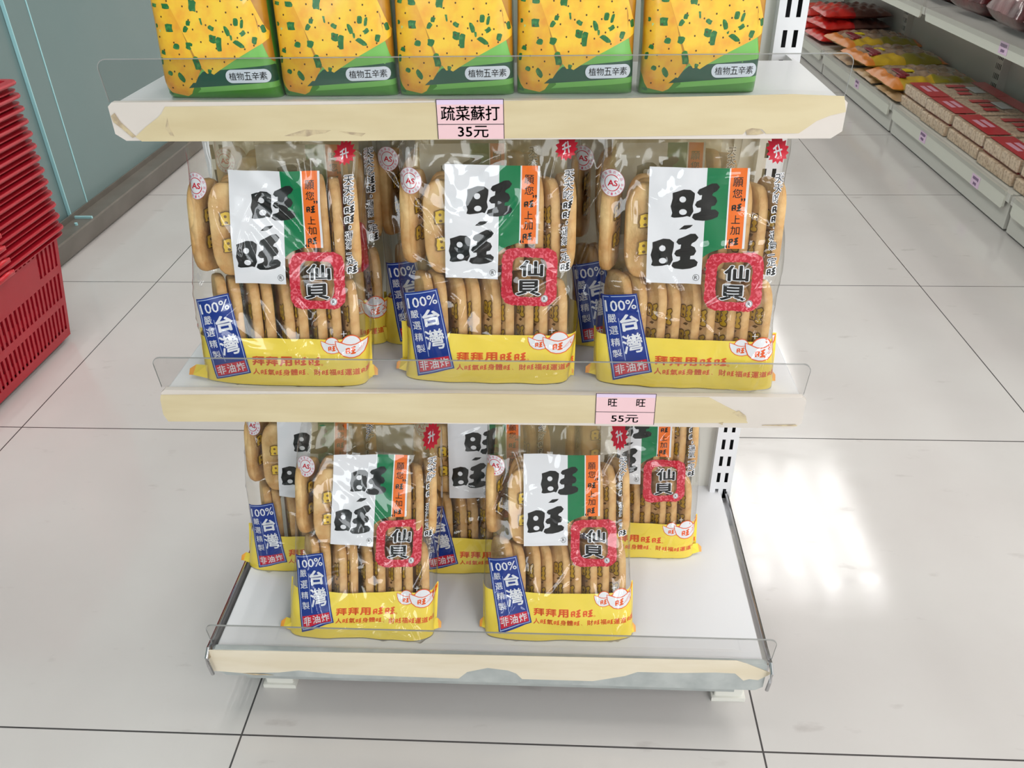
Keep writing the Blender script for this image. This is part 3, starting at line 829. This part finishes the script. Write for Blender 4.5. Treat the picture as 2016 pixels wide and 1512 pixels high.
bag('bag of rice crackers behind the middle front bag on the middle shelf', -0.096, 0.760, ZM, 0.0, 0.235, 0.0, 15, GM)
bag('bag of rice crackers behind the right front bag on the middle shelf', 0.097, 0.760, ZM, 0.0, 0.235, 0.0, 16, GM)
bag('left bag of rice crackers in the front pair on the bottom shelf, tilted slightly', -0.2201, 0.6350, ZB, 0.002, 0.500, -0.052, 17, GB, 0.0086)
bag('right bag of rice crackers in the front pair on the bottom shelf', 0.0085, 0.6405, ZB, 0.019, 0.500, 0.004, 18, GB, 0.0088)
bag('leftmost bag of rice crackers in the back row of the bottom shelf', -0.3024, 0.7378, ZB, -0.038, 0.268, -0.055, 19, GB, 0.002)
bag('bag of rice crackers in the back row of the bottom shelf, between the front pair', -0.086, 0.742, ZB, 0.0, 0.27, 0.0, 20, GB, 0.002)
bag('rightmost bag of rice crackers in the back row of the bottom shelf', 0.0985, 0.7760, ZB, -0.002, 0.315, 0.008, 21, GB)

# ------------------------------------------------------------------ green cracker pouches on the top shelf
PW, PH, PD = 0.0500, 0.168, 0.024
pg = mat('pouch_green', rgb(70, 140, 46), 0.3, coat=0.5, color2=rgb(84, 152, 54), scale=14, bump=0.25, bscale=40)
p_lgreen = mat('pouch_light_green', rgb(120, 190, 92), 0.3, coat=0.5)
p_mint = mat('pouch_mint', rgb(168, 214, 150), 0.3, coat=0.5)
p_dgreen = mat('pouch_dark_green', rgb(24, 84, 62), 0.3, coat=0.5)
p_cr1 = mat('pouch_cracker_bright', rgb(248, 204, 58), 0.3, coat=0.5, color2=rgb(242, 166, 50), scale=62, detail=3, lo=0.42, hi=0.72)
p_cr2 = mat('pouch_cracker_amber', rgb(242, 190, 44), 0.3, coat=0.5, color2=rgb(228, 150, 44), scale=62, detail=3, lo=0.40, hi=0.70)
p_cr3 = mat('pouch_cracker_brown', rgb(196, 140, 40), 0.3, coat=0.5, color2=rgb(170, 112, 38), scale=62, detail=3)
p_chive = mat('pouch_chive', rgb(28, 106, 48), 0.3, coat=0.5, color2=rgb(70, 140, 70), scale=300, lo=0.5, hi=0.7)
p_dot = mat('pouch_dot', rgb(84, 52, 18), 0.4)
p_white = mat('pouch_pill_white', rgb(226, 236, 246), 0.3, coat=0.5)
def pouch_art():
    q = lambda x, y: ((x - 1522) / 9550.0, (750 - y) / 9550.0)
    art = Print(); rnd = random.Random(8)
    P = lambda pts, mi, lay: art.poly([q(*p) for p in pts], mi, lay)
    L, Rr = 1045, 1999
    P([(L, -180), (L, -840), (Rr, -840), (Rr, -180)], 1, 0)                                   # mint upper field
    P([(1370, 660), (1330, 690), (Rr, 655), (Rr, -180), (L, -180), (L, 60), (1240, 60)], 0, 1)  # light green field
    P([(L, 300), (L, -180), (1240, -180), (1250, 30)], 1, 1)
    P([(1270, 650), (1420, 520), (Rr, 484), (Rr, 612)], 2, 2)                                  # dark band
    P([(1880, -200), (Rr, -260), (Rr, 470), (1975, 420), (1950, 320)], 5, 3)                    # back right cracker
    P([(L, -60), (1130, -110), (1250, 30), (1330, 270), (1400, 520), (1278, 700), (1235, 722), (1105, 690), (1078, 650), (L, 560)], 4, 3)
    P([(1262, 60), (1300, 150), (1420, 500), (1400, 520), (1330, 330)], 5, 4)                   # edge of the cracker behind
    B = [(1130, -190), (1170, -240), (1800, -500), (1850, -490), (1905, -20), (1960, 130), (2000, 238), (1994, 290), (1955, 318), (1700, 440), (1560, 515), (1510, 545), (1480, 530), (1455, 537), (1400, 470), (1320, 260), (1240, 50)]
    B = [(min(x, Rr), y) for x, y in B]
    P(B, 3, 5)
    def chive(x, y, w, h, a, lay=6):
        pts = []
        for k in range(10):
            t = 2 * math.pi * k / 10; rr = 1 + rnd.uniform(-0.18, 0.18)
            sx = max(-1, min(1, 1.3 * math.cos(t))); sy = max(-1, min(1, 1.3 * math.sin(t)))
            px, py = sx * w / 2 * rr, sy * h / 2 * rr
            pts.append((x + px * math.cos(a) - py * math.sin(a), y + px * math.sin(a) + py * math.cos(a)))
        P([(min(max(px, L), Rr), py) for px, py in pts], 6, lay)
    for c in ((1425, 30, 60, 85, .3), (1365, 155, 36, 40, .3), (1335, 200, 36, 50, .6), (1475, 145, 16, 50, -.1), (1550, 195, 46, 34, .4), (1545, 275, 55, 60, .2), (1592, 318, 46, 115, .12), (1680, 222, 34, 80, -.35), (1763, 158, 40, 60, .2),
              (1812, 175, 26, 64, .25), (1810, 240, 50, 34, -.5), (1765, 320, 90, 34, .55), (1894, 296, 38, 60, .3), (1970, 215, 30, 60, -.2), (1706, 272, 18, 40, 0), (1480, 520, 30, 30, .3), (1600, -80, 90, 70, .4), (1440, -120, 70, 60, .3), (1760, -160, 60, 40, .2), (1680, -260, 90, 44, .5), (1350, -60, 60, 40, .8), (1840, -20, 44, 36, 1.),
              (1300, -190, 60, 50, .2), (1500, -290, 44, 60, .4), (1820, -350, 70, 36, .6)):
        chive(*c)
    for c in ((1200, 30, 60, 44, .1), (1196, 190, 58, 66, 0), (1235, 325, 46, 44, .3), (1340, 325, 50, 50, .2), (1108, 370, 36, 32, .3), (1382, 455, 50, 95, -.3), (1140, 530, 40, 36, .3), (1235, 565, 40, 80, -.5), (1085, 170, 20, 30, 0), (1100, 20, 40, 30, .2), (1075, 440, 24, 60, .1), (1085, 700, 40, 22, .2)):
        chive(*c, lay=4 if c[0] < 1300 else 6)
    def inside(p, poly):
        c = False; n = len(poly)
        for i in range(n):
            (xa, ya), (xb, yb) = poly[i], poly[i - 1]
            if (ya > p[1]) != (yb > p[1]) and p[0] < (xb - xa) * (p[1] - ya) / (yb - ya) + xa: c = not c
        return c
    for i in range(-9, 10):
        for j in range(-9, 10):
            x, y = 1600 + i * 96 + j * 34, 130 + j * 92 - i * 42
            x += rnd.uniform(-12, 12); y += rnd.uniform(-12, 12)
            if inside((x, y), B) and L + 20 < x < Rr - 12 and y > -520:
                art.poly([q(x + 7 * math.cos(t), y + 8 * math.sin(t)) for t in (0, 1.05, 2.1, 3.14, 4.2, 5.25)], 7, 7)
            elif L + 10 < x < 1400 and 20 < y < 680 and inside((x, y), [(1060, 60), (1230, 60), (1380, 520), (1250, 690), (1100, 660)]):
                art.poly([q(x + 7 * math.cos(t), y + 8 * math.sin(t)) for t in (0, 1.05, 2.1, 3.14, 4.2, 5.25)], 7, 4)
    art.grid(0.008, (-0.0498, -0.0493, -0.0485, -0.047, -0.045, 0.045, 0.047, 0.0485, 0.0493, 0.0498))
    pill = Print(); cx, cy = q(1790, 562)
    pill.poly(rrect(0.0385, 0.0108, 0.0053, 6, cx, cy), 0, 9)
    for i, s in enumerate('植物五辛素'): pill.text(s, cx - 0.0132 + i * 0.0066, cy, 0.0062, 1, 10, w=0.0062, off=0.004)
    pill.grid(0.008, (0.0420, 0.044, 0.046))
    return art, pill
ART, PILL = pouch_art()
ART_M = [p_lgreen, p_mint, p_dgreen, p_cr1, p_cr2, p_cr3, p_chive, p_dot]
GP = 'green cracker pouches on the top shelf'
names5 = ['leftmost green cracker pouch on the top shelf', 'second green cracker pouch from the left on the top shelf', 'middle green cracker pouch on the top shelf, behind the 35 tag', 'second green cracker pouch from the right on the top shelf', 'rightmost green cracker pouch on the top shelf, beside the slotted upright']
for k, (cx, yy, yaw, roll) in enumerate(((-0.2905, 0.7255, -0.03, 0.018), (-0.1880, 0.7300, 0.0, 0.018), (-0.0865, 0.7305, 0.0, 0.012), (0.0150, 0.7330, 0.0, 0.016), (0.1200, 0.7325, 0.02, 0.012))):
    root = thing('cracker_pouch', names5[k], 'cracker pouch', group=GP)
    root.matrix_world = Matrix.Translation((cx, yy, 0.6848)) @ Matrix.Rotation(yaw, 4, 'Z') @ Matrix.Rotation(-0.06, 4, 'X')
    S = Surf(40 + k, W=PW, H=PH, D=PD, n=6.0, amp=0.0004, bot=0.55, top0=0.86, top1=0.97)
    S.side = [(0.0004, 40, k), (0.0003, 70, 2 * k)]
    V, Fs, Mi = S.body(44, 10, 20, 50); mb = MB(); mb.v = V; mb.f = Fs; mb.mi = [0] * len(Fs)
    mb.build('pouch_body', pg, root, smooth=True)
    def fn(u, v, l, S=S, roll=roll):
        v2 = v + u * roll * np.clip(v / 0.02, 0, 1)
        v2 = np.clip(v2, 0.0005, PH * 0.93)
        av = S.a(v2, np.sign(u)); u2 = np.clip(u / 0.05, -0.99985, 0.99985) * av
        return np.stack([u2 * 1.001, S.front(u2, v2) - 0.0003 - l * 0.00007, v2], 1)
    ART.build('front_print', ART_M, fn, root)
    PILL.build('name_pill', [p_white, m_black], fn, root)

# ------------------------------------------------------------------ stack of red shopping baskets
red = mat('red_plastic', rgb(176, 24, 40), 0.34, spec=0.5, color2=rgb(166, 20, 36), scale=5)
red_dark = mat('red_plastic_handle', rgb(200, 40, 50), 0.3)
BZ = 0.012
def basket_proto():
    root = thing('shopping_basket', '', 'shopping basket')
    bx, by, tx, ty, h = 0.100, 0.190, 0.127, 0.216, 0.230
    def ring(t, n=5):
        w, d = 2 * (bx + (tx - bx) * t), 2 * (by + (ty - by) * t)
        return w, d
    mb = MB()
    def wall(side):
        ln = 2 * by if side in 'lr' else 2 * bx
        def fn(u, v):
            t = v; ww = bx + (tx - bx) * t; dd = by + (ty - by) * t; s = u * 2 - 1; z = t * h
            return {'r': (ww, s * dd, z), 'l': (-ww, -s * dd, z), 'f': (s * ww, -dd, z), 'b': (-s * ww, dd, z)}[side]
        holes = []; n = int(ln / 0.0135)
        for k in range(1, n):
            c0 = k / n; hw = 0.0036 / ln
            c = c0
            holes.append((c - hw, c + hw, 0.07, 0.30)); holes.append((c - hw, c + hw, 0.37, 0.60))
            if c > 0.80 or c < 0.20: holes.append((c - hw, c + hw, 0.67, 0.93))
            else: holes.append((c - hw, c + hw, 0.88, 0.93))
        mb.plate(fn, [0, 1], [0, 1], holes)
    for s in 'rlfb': wall(s)
    mb.quad((-bx, -by, 0), (bx, -by, 0), (bx, by, 0), (-bx, by, 0))
    o = mb.build('basket_body', red, root); solidify(o, 0.0018, -1)
    pts = rrect(2 * tx, 2 * ty, 0.008, 4); n = len(pts); path = []
    for i, p in enumerate(pts):
        a, b = Vector(pts[i - 1]), Vector(pts[(i + 1) % n]); t = (b - a).normalized(); path.append(((p[0], p[1], h), (t.y, -t.x)))
    mb = MB()
    mb.loop_sweep(path, [(-0.001, -0.0155), (0.012, -0.0155), (0.0125, -0.0130), (0.0015, -0.0125), (0.0015, -0.0045), (0.0165, -0.0040), (0.0180, -0.0010), (0.0165, 0.0020), (0.0, 0.0025), (-0.001, 0.0)])
    mb.build('rim', red, root)
    mb = MB()       # folded carrying handle lying along the rim, with its pivot bosses
    for sx in (1,):
        x = tx + 0.0160
        mb.tube([(x - 0.004, -0.02, h - 0.008), (x + 0.006, -0.018, h - 0.006), (x + 0.007, 0.0, h - 0.004), (x + 0.007, 0.015, h - 0.006), (x - 0.003, 0.018, h - 0.008)], 0.0042, 8)
        mb.box(x - 0.006, x + 0.004, -0.03, 0.028, h - 0.0145, h - 0.006, 0, 0.001)
    mb.build('handle_boss', red_dark, root, smooth=True)
    return root
proto = basket_proto()
NB = 13
ordn = ['second', 'third', 'fourth', 'fifth', 'sixth', 'seventh']
def blabel(k):
    if k == 0: return 'bottom red plastic shopping basket of the nested stack, slotted side showing'
    if k == NB - 1: return 'topmost red plastic shopping basket of the nested stack, open inside showing'
    if k <= 6: return ordn[k - 1] + ' red plastic shopping basket from the bottom of the nested stack'
    return ordn[NB - 2 - k] + ' red plastic shopping basket from the top of the nested stack'
for k in range(NB):
    o = proto if k == 0 else copy_tree(proto)
    o.location = (-1.130, 1.315, BZ + k * 0.0233); o.rotation_euler = (0, 0, 0)
    tag(o, blabel(k), 'shopping basket', 'nested red shopping baskets')
mb = MB()
for sx in (-1, 1):
    for sy in (-1, 1):
        mb.box(-1.130 + sx * 0.075 - 0.012, -1.130 + sx * 0.075 + 0.012, 1.315 + sy * 0.16 - 0.012, 1.315 + sy * 0.16 + 0.012, 0, BZ - 0.002)
mb.box(-1.130 - 0.09, -1.130 + 0.09, 1.315 - 0.18, 1.315 + 0.18, BZ - 0.004, BZ - 0.002)
tag(mb.build('basket_stand', mat('dark_stand', rgb(60, 40, 40), 0.6)), 'low dark stand under the red basket stack', 'stand')

# ------------------------------------------------------------------ long shelving on the right with goods
SHX = 1.155
shelfm = mat('shop_shelf_ivory', rgb(206, 204, 196), 0.4)
railm = mat('shop_rail_ivory', rgb(214, 214, 202), 0.4)
gon = thing('wall_shelving', 'long ivory shop shelving with slotted uprights along the right side', 'shelving', (1.3, 3.2, 0))
GL = Vector((1.3, 3.2, 0))
def gk(mb, name, mats, parent=gon, **k):
    o = mb.build(name, mats, parent, **k)
    if parent is gon: o.location = -GL
    return o
BAYS = [(1.20, 2.095), (2.105, 2.995), (3.005, 3.895), (3.905, 4.795), (4.805, 5.695)]
mb = MB(); mb.box(1.505, 1.52, 1.2, 5.7, 0.0, 1.6)
gk(mb, 'back_panel', shelfm)
for yj in (1.2, 2.1, 3.0, 3.9, 4.8, 5.7):
    mb = MB(); holes = []
    z = 0.12
    while z < 1.5:
        for c in (-0.0165, -0.0055, 0.0055, 0.0165):
            holes.append((yj + c - 0.0026, yj + c + 0.0026, z, z + 0.018))
        z += 0.031
    mb.plate(lambda u, v: (1.478, u, v), [yj - 0.025, yj + 0.025], [0, 1.55], holes)
    for ys in (yj - 0.025, yj + 0.025): mb.quad((1.478, ys, 0), (1.51, ys, 0), (1.51, ys, 1.55), (1.478, ys, 1.55))
    mb.quad((1.486, yj - 0.024, 0), (1.486, yj + 0.024, 0), (1.486, yj + 0.024, 1.55), (1.486, yj - 0.024, 1.55), 1)  # black sheet standing for the shade behind the slots
    gk(mb, 'upright', [shelfm, black])
def rail_prof(mb, x, ya, yb, z, h):
    c = 0.006
    mb.prism([(ya, z - h + c), (ya + c, z - h), (yb - c, z - h), (yb, z - h + c), (yb, z - 0.003), (yb - 0.004, z + 0.001), (ya + 0.004, z + 0.001), (ya, z - 0.003)], 'x', x, x + 0.006)
for (ya, yb) in BAYS:
    mb = MB(); mb.box(SHX + 0.004, 1.50, ya, yb, 0.078, 0.100); d = gk(mb, 'base_deck', shelfm)
    mb = MB(); rail_prof(mb, SHX, ya + 0.02, yb - 0.02, 0.100, 0.044); gk(mb, 'price_rail', railm, d)
    mb = MB(); mb.box(SHX + 0.013, SHX + 0.025, ya + 0.004, yb - 0.004, 0.006, 0.078); gk(mb, 'kick_plate', shelfm, d)
    mb = MB(); mb.box(1.195, 1.50, ya, yb, 0.385, 0.407); d = gk(mb, 'upper_or_shade_shelf', shelfm)
    mb = MB(); rail_prof(mb, 1.190, ya + 0.02, yb - 0.02, 0.408, 0.036); gk(mb, 'price_rail', railm, d)
    mb = MB(); mb.quad((1.1885, ya + 0.01, 0.395), (1.1885, yb - 0.01, 0.395), (1.1885, yb - 0.01, 0.447), (1.1885, ya + 0.01, 0.447)); gk(mb, 'clear_guard', guard_m, d)
    mb = MB(); mb.quad((1.1525, ya + 0.01, 0.092), (1.1525, yb - 0.01, 0.092), (1.1525, yb - 0.01, 0.112), (1.1525, ya + 0.01, 0.112)); gk(mb, 'clear_guard', guard_m, d)
    for zz in (0.74, 1.08, 1.42):  # unseen shelves added higher up to block the ceiling light
        mb = MB(); mb.box(1.195, 1.50, ya, yb, zz - 0.022, zz); d = gk(mb, 'upper_or_shade_shelf', shelfm)
        mb = MB(); rail_prof(mb, 1.190, ya + 0.02, yb - 0.02, zz + 0.001, 0.036); gk(mb, 'price_rail', railm, d)

tag_grey = mat('tag_print_grey', rgb(120, 92, 128), 0.5)
def small_tag(label, x, y, z):
    root = thing('price_tag', label, 'price tag', (x, y, z), group='small price tags on the right shelving')
    mb = MB(); w, h = 0.05, 0.031
    mb.box(0, 0.0006, -w / 2, w / 2, 0, h, 0)
    rnd = random.Random(int(y * 100))
    for row, (z0, z1) in enumerate(((0.017, 0.026), (0.004, 0.012))):
        yy = -0.017 if row == 0 else -0.009
        while yy < (0.017 if row == 0 else 0.009):
            ww = rnd.uniform(0.003, 0.006); mb.box(-0.0003, 0, yy, yy + ww, z0 + rnd.uniform(0, 0.002), z1, 1); yy += ww + 0.0012
    mb.build('tag_card', [mat('tag_faded_pink', rgb(226, 196, 222), 0.5), tag_grey], root)
for lb, x, y, z in (('small pink price tag on the right lower rail below the lying snack bags', SHX - 0.0008, 3.385, 0.064), ('small pink price tag on the rail under the rice cake packs, farther one', SHX - 0.0008, 2.69, 0.062),
                    ('small pink price tag on the right lower rail, nearest the camera', SHX - 0.0008, 2.292, 0.056), ('small pink price tag on the upper shelf rail at right', 1.1892, 2.415, 0.378)):
    small_tag(lb, x, y, z)

# rice cake packs, two layers
puff = mat('puffed_rice', rgb(226, 200, 172), 0.6, color2=rgb(164, 128, 98), scale=110, detail=3, lo=0.45, hi=0.75, bump=0.3, bscale=120)
rc_red = mat('pack_red', rgb(200, 24, 44), 0.3, coat=0.5)
rc_pale = mat('pack_pale_print', rgb(228, 170, 190), 0.35)
rc_white = mat('pack_white', rgb(214, 222, 222), 0.35)
wrap = clear_mat('pack_wrap', (0.98, 0.98, 0.97, 1), 0.06, base=0.02, gain=1.0, bump=0.3, bscale=28)
rr = random.Random(5)
def rice_pack(label, x, y, z, L, rot=0.0):
    root = thing('rice_cake_pack', label, 'rice cake pack', (x, y, z), (0, 0, rot), 'rice cake packs on the right lower shelf')
    D, Hh = 0.265, 0.0345; bw = 0.044
    nb = 4; bl = (L - 0.004) / nb
    for i in range(6):
        for j in range(nb):
            mb = MB(); h2 = Hh - 0.002 - rr.uniform(0, 0.0015)
            mb.box(i * bw + 0.001, i * bw + bw - 0.001, -L / 2 + j * bl + 0.001, -L / 2 + (j + 1) * bl - 0.001, 0.0015, h2, 0, 0.003)
            if i == 0 or z > 0.12: mb.build('rice_cake', puff, root)
    mb = MB(); mb.box(-0.001, D + 0.001, -L / 2, L / 2, 0.0002, Hh, 0, 0.004); mb.build('clear_wrap', wrap, root)
    t = Hh + 0.0005
    mb = MB(); mb.box(0.012, 0.075, -L / 2 + 0.002, L / 2 - 0.002, t, t + 0.0004, 0); mb.box(0.215, 0.262, -L / 2 + 0.002, L / 2 - 0.002, t, t + 0.0004, 0)
    for k in range(2): mb.box(0.028 + k * 0.022, 0.042 + k * 0.022, -0.03, 0.045, t + 0.0004, t + 0.0007, 1)
    for k in range(3): mb.box(0.115 + 0.01 * (k % 2), 0.155 + 0.01 * k, -0.07 + k * 0.05, -0.04 + k * 0.05, t, t + 0.0004, 0)
    mb.box(0.17, 0.205, -0.05, 0.03, t, t + 0.0004, 2)
    mb.build('top_print', [rc_red, rc_pale, rc_white], root)
ys = [2.905, 2.705, 2.490, 2.265, 2.045]
posn = ['farthest', 'second farthest', 'middle', 'second nearest', 'nearest']
for lay in range(2):
    for k, yc in enumerate(ys):
        rice_pack('%s rice cake pack in the %s layer on the right lower shelf' % (posn[k], ('bottom', 'top')[lay]), 1.180 + (0.006 if lay else 0) + rr.uniform(-0.003, 0.003), yc, 0.1003 + lay * 0.0362, 0.196 if k < 2 else 0.212, rr.uniform(-0.015, 0.015))

# lying pillow bags
def lying_bag(name, label, cat, x, y, z, W, L, T_, yaw, mats_fn, seed, group=None, pitch=0.0, parts=None):
    """W along y (across), L along x (into the shelf)"""
    root = thing(name, label, cat, (x, y, z), (0, pitch, yaw), group)
    r = random.Random(seed); nu, nv = 36, 30; mb = MB(); V = []; Fs = []; Mi = []
    ph = [r.uniform(0, 6.28) for _ in range(4)]
    for sgn in (1, -1):
        k0 = len(V)
        for i in range(nu + 1):
            for j in range(nv + 1):
                u, v = i / nu, j / nv
                pr = (max(0, 1 - abs(2 * u - 1) ** 3.2) ** 0.55) * (max(0, 1 - abs(2 * v - 1) ** 4) ** 0.6)
                wr = 0.0028 * (math.sin(31 * u + 13 * v + ph[0]) + math.sin(-17 * u + 29 * v + ph[1]) * 0.8 + 0.6 * math.sin(50 * u + ph[2])) * (0.35 + pr) if sgn > 0 else 0
                V.append((u * L, (v - 0.5) * W * (1 - 0.03 * math.sin(9 * u + ph[3])), T_ * 0.42 + sgn * pr * T_ * (0.58 if sgn > 0 else 0.42) + wr * 0.8))
        for i in range(nu):
            for j in range(nv):
                a = k0 + i * (nv + 1) + j
                Fs.append((a, a + nv + 1, a + nv + 2, a + 1)); Mi.append(mats_fn[1](i / nu, j / nv, sgn))
    mb.v, mb.f, mb.mi = V, Fs, Mi
    mb.build('bag_film', mats_fn[0], root, smooth=True)
    return root, T_
sb_yel = mat('snack_yellow', rgb(214, 176, 40), 0.28, coat=0.5, color2=rgb(196, 160, 44), scale=20, bump=0.5, bscale=30)
sb_olive = mat('snack_olive', rgb(150, 140, 40), 0.28, coat=0.5, bump=0.5, bscale=30)
sb_orange = mat('snack_orange', rgb(222, 130, 44), 0.3, coat=0.5, bump=0.5, bscale=30)
sb_clear = mat('snack_contents_haze', rgb(176, 152, 128), 0.25, coat=0.6, color2=rgb(138, 108, 82), scale=26, bump=0.3, bscale=16)
sb_red = mat('snack_red', rgb(222, 60, 34), 0.28, coat=0.6, color2=rgb(200, 34, 36), scale=9, bump=0.6, bscale=26)
sb_dark = mat('snack_dark_brown', rgb(88, 50, 46), 0.28, coat=0.6, color2=rgb(120, 76, 66), scale=18, bump=0.7, bscale=30)
sb_deep = mat('snack_deep_red', rgb(120, 26, 32), 0.25, coat=0.6, color2=rgb(70, 22, 26), scale=25, bump=0.7, bscale=30)
sb_tan = mat('snack_tan', rgb(206, 176, 140), 0.35, coat=0.4, color2=rgb(186, 150, 112), scale=24, bump=0.4, bscale=30)
sb_tag = mat('sticker_yellow', rgb(226, 204, 30), 0.4)
sb_maroon = mat('print_maroon', rgb(140, 34, 50), 0.35, coat=0.4)
def snack_zone(u, v, s):
    if s < 0: return 0
    if u < 0.10 : return 2
    if u > 0.90: return 2
    if v < 0.22: return 1 if u > 0.45 else 0
    return 3
SN = ([sb_yel, sb_olive, sb_orange, sb_clear], snack_zone)
GS = 'yellow and clear snack bags lying on the right lower shelf'
for lb, x, y, z, yaw, sd in (('farthest yellow and clear snack bag lying by the red packets', 1.185, 3.845, 0.125, 0.10, 1), ('middle of three yellow and clear snack bags lying on the right lower shelf', 1.165, 3.525, 0.125, 0.06, 2), ('yellow and clear snack bag with square sticker, beside the rice cakes', 1.160, 3.190, 0.118, 0.02, 3)):
    root, T_ = lying_bag('snack_bag', lb, 'snack bag', x, y, z, 0.30, 0.315, 0.052, yaw, SN, sd, GS)
    mb = MB(); h0 = T_ * 0.98
    mb.box(0.085, 0.115, -0.02, 0.02, h0, h0 + 0.003, 0)
    mb.build('sticker', sb_tag, root)
    mb = MB(); mb.box(0.05, 0.078, -0.075, 0.03, h0 - 0.001, h0 + 0.003, 0, 0.001); mb.box(0.035, 0.06, -0.095, -0.06, h0 - 0.004, h0 + 0.002, 0, 0.001)
    mb.build('name_print', sb_maroon, root)
ONE = lambda m_: ([m_], lambda u, v, s: 0)
GT = 'tan packets lying under the snack bags'
for lb, x, y, sd in (('tan packet lying under the snack bags, nearest the rice cakes', 1.162, 3.105, 4), ('tan packet lying under the middle snack bag', 1.162, 3.375, 5), ('tan packet lying under the farthest snack bag', 1.162, 3.68, 6)):
    lying_bag('tan_packet', lb, 'packet', x, y, 0.1005, 0.24, 0.30, 0.026, 0.0, ONE(sb_tan), sd, GT)
RED2 = ([sb_red, sb_dark], lambda u, v, s: 0 if u < 0.42 else 1)
GRD = 'red and dark brown snack packets in the far pile'
for lb, x, y, z, yaw, sd, p in (('bottom red and brown packet in the far pile at right', 1.165, 4.14, 0.1005, 0.05, 7, 0), ('middle red and brown packet in the far pile at right', 1.175, 4.16, 0.146, 0.12, 8, 0), ('topmost red and brown packet in the far pile at right', 1.19, 4.20, 0.192, 0.0, 9, 0),
                             ('red and brown packet lying beyond the far pile', 1.17, 4.47, 0.1005, 0.0, 10, 0), ('upper red and brown packet lying beyond the far pile', 1.185, 4.50, 0.150, 0.1, 12, 0)):
    lying_bag('snack_packet', lb, 'snack packet', x, y, z, 0.27, 0.30, 0.046, yaw, RED2, sd, GRD)
mb = MB(); mb.box(0, 0.03, -0.05, 0.05, 0, 0.055, 0, 0.002)
# dark red bags on the upper shelf
GU = 'dark red bags on the right upper shelf'
for k, (y, yaw) in enumerate(((2.30, 0.05), (2.56, -0.06), (2.82, 0.08), (3.12, -0.03))):
    lying_bag('dark_red_bag', '%s dark red wrapped bag on the right upper shelf' % ('nearest', 'second nearest', 'second farthest', 'farthest')[k], 'snack bag', 1.225, y, 0.4085, 0.235, 0.26, 0.12, yaw, ONE(sb_deep), 20 + k, GU)
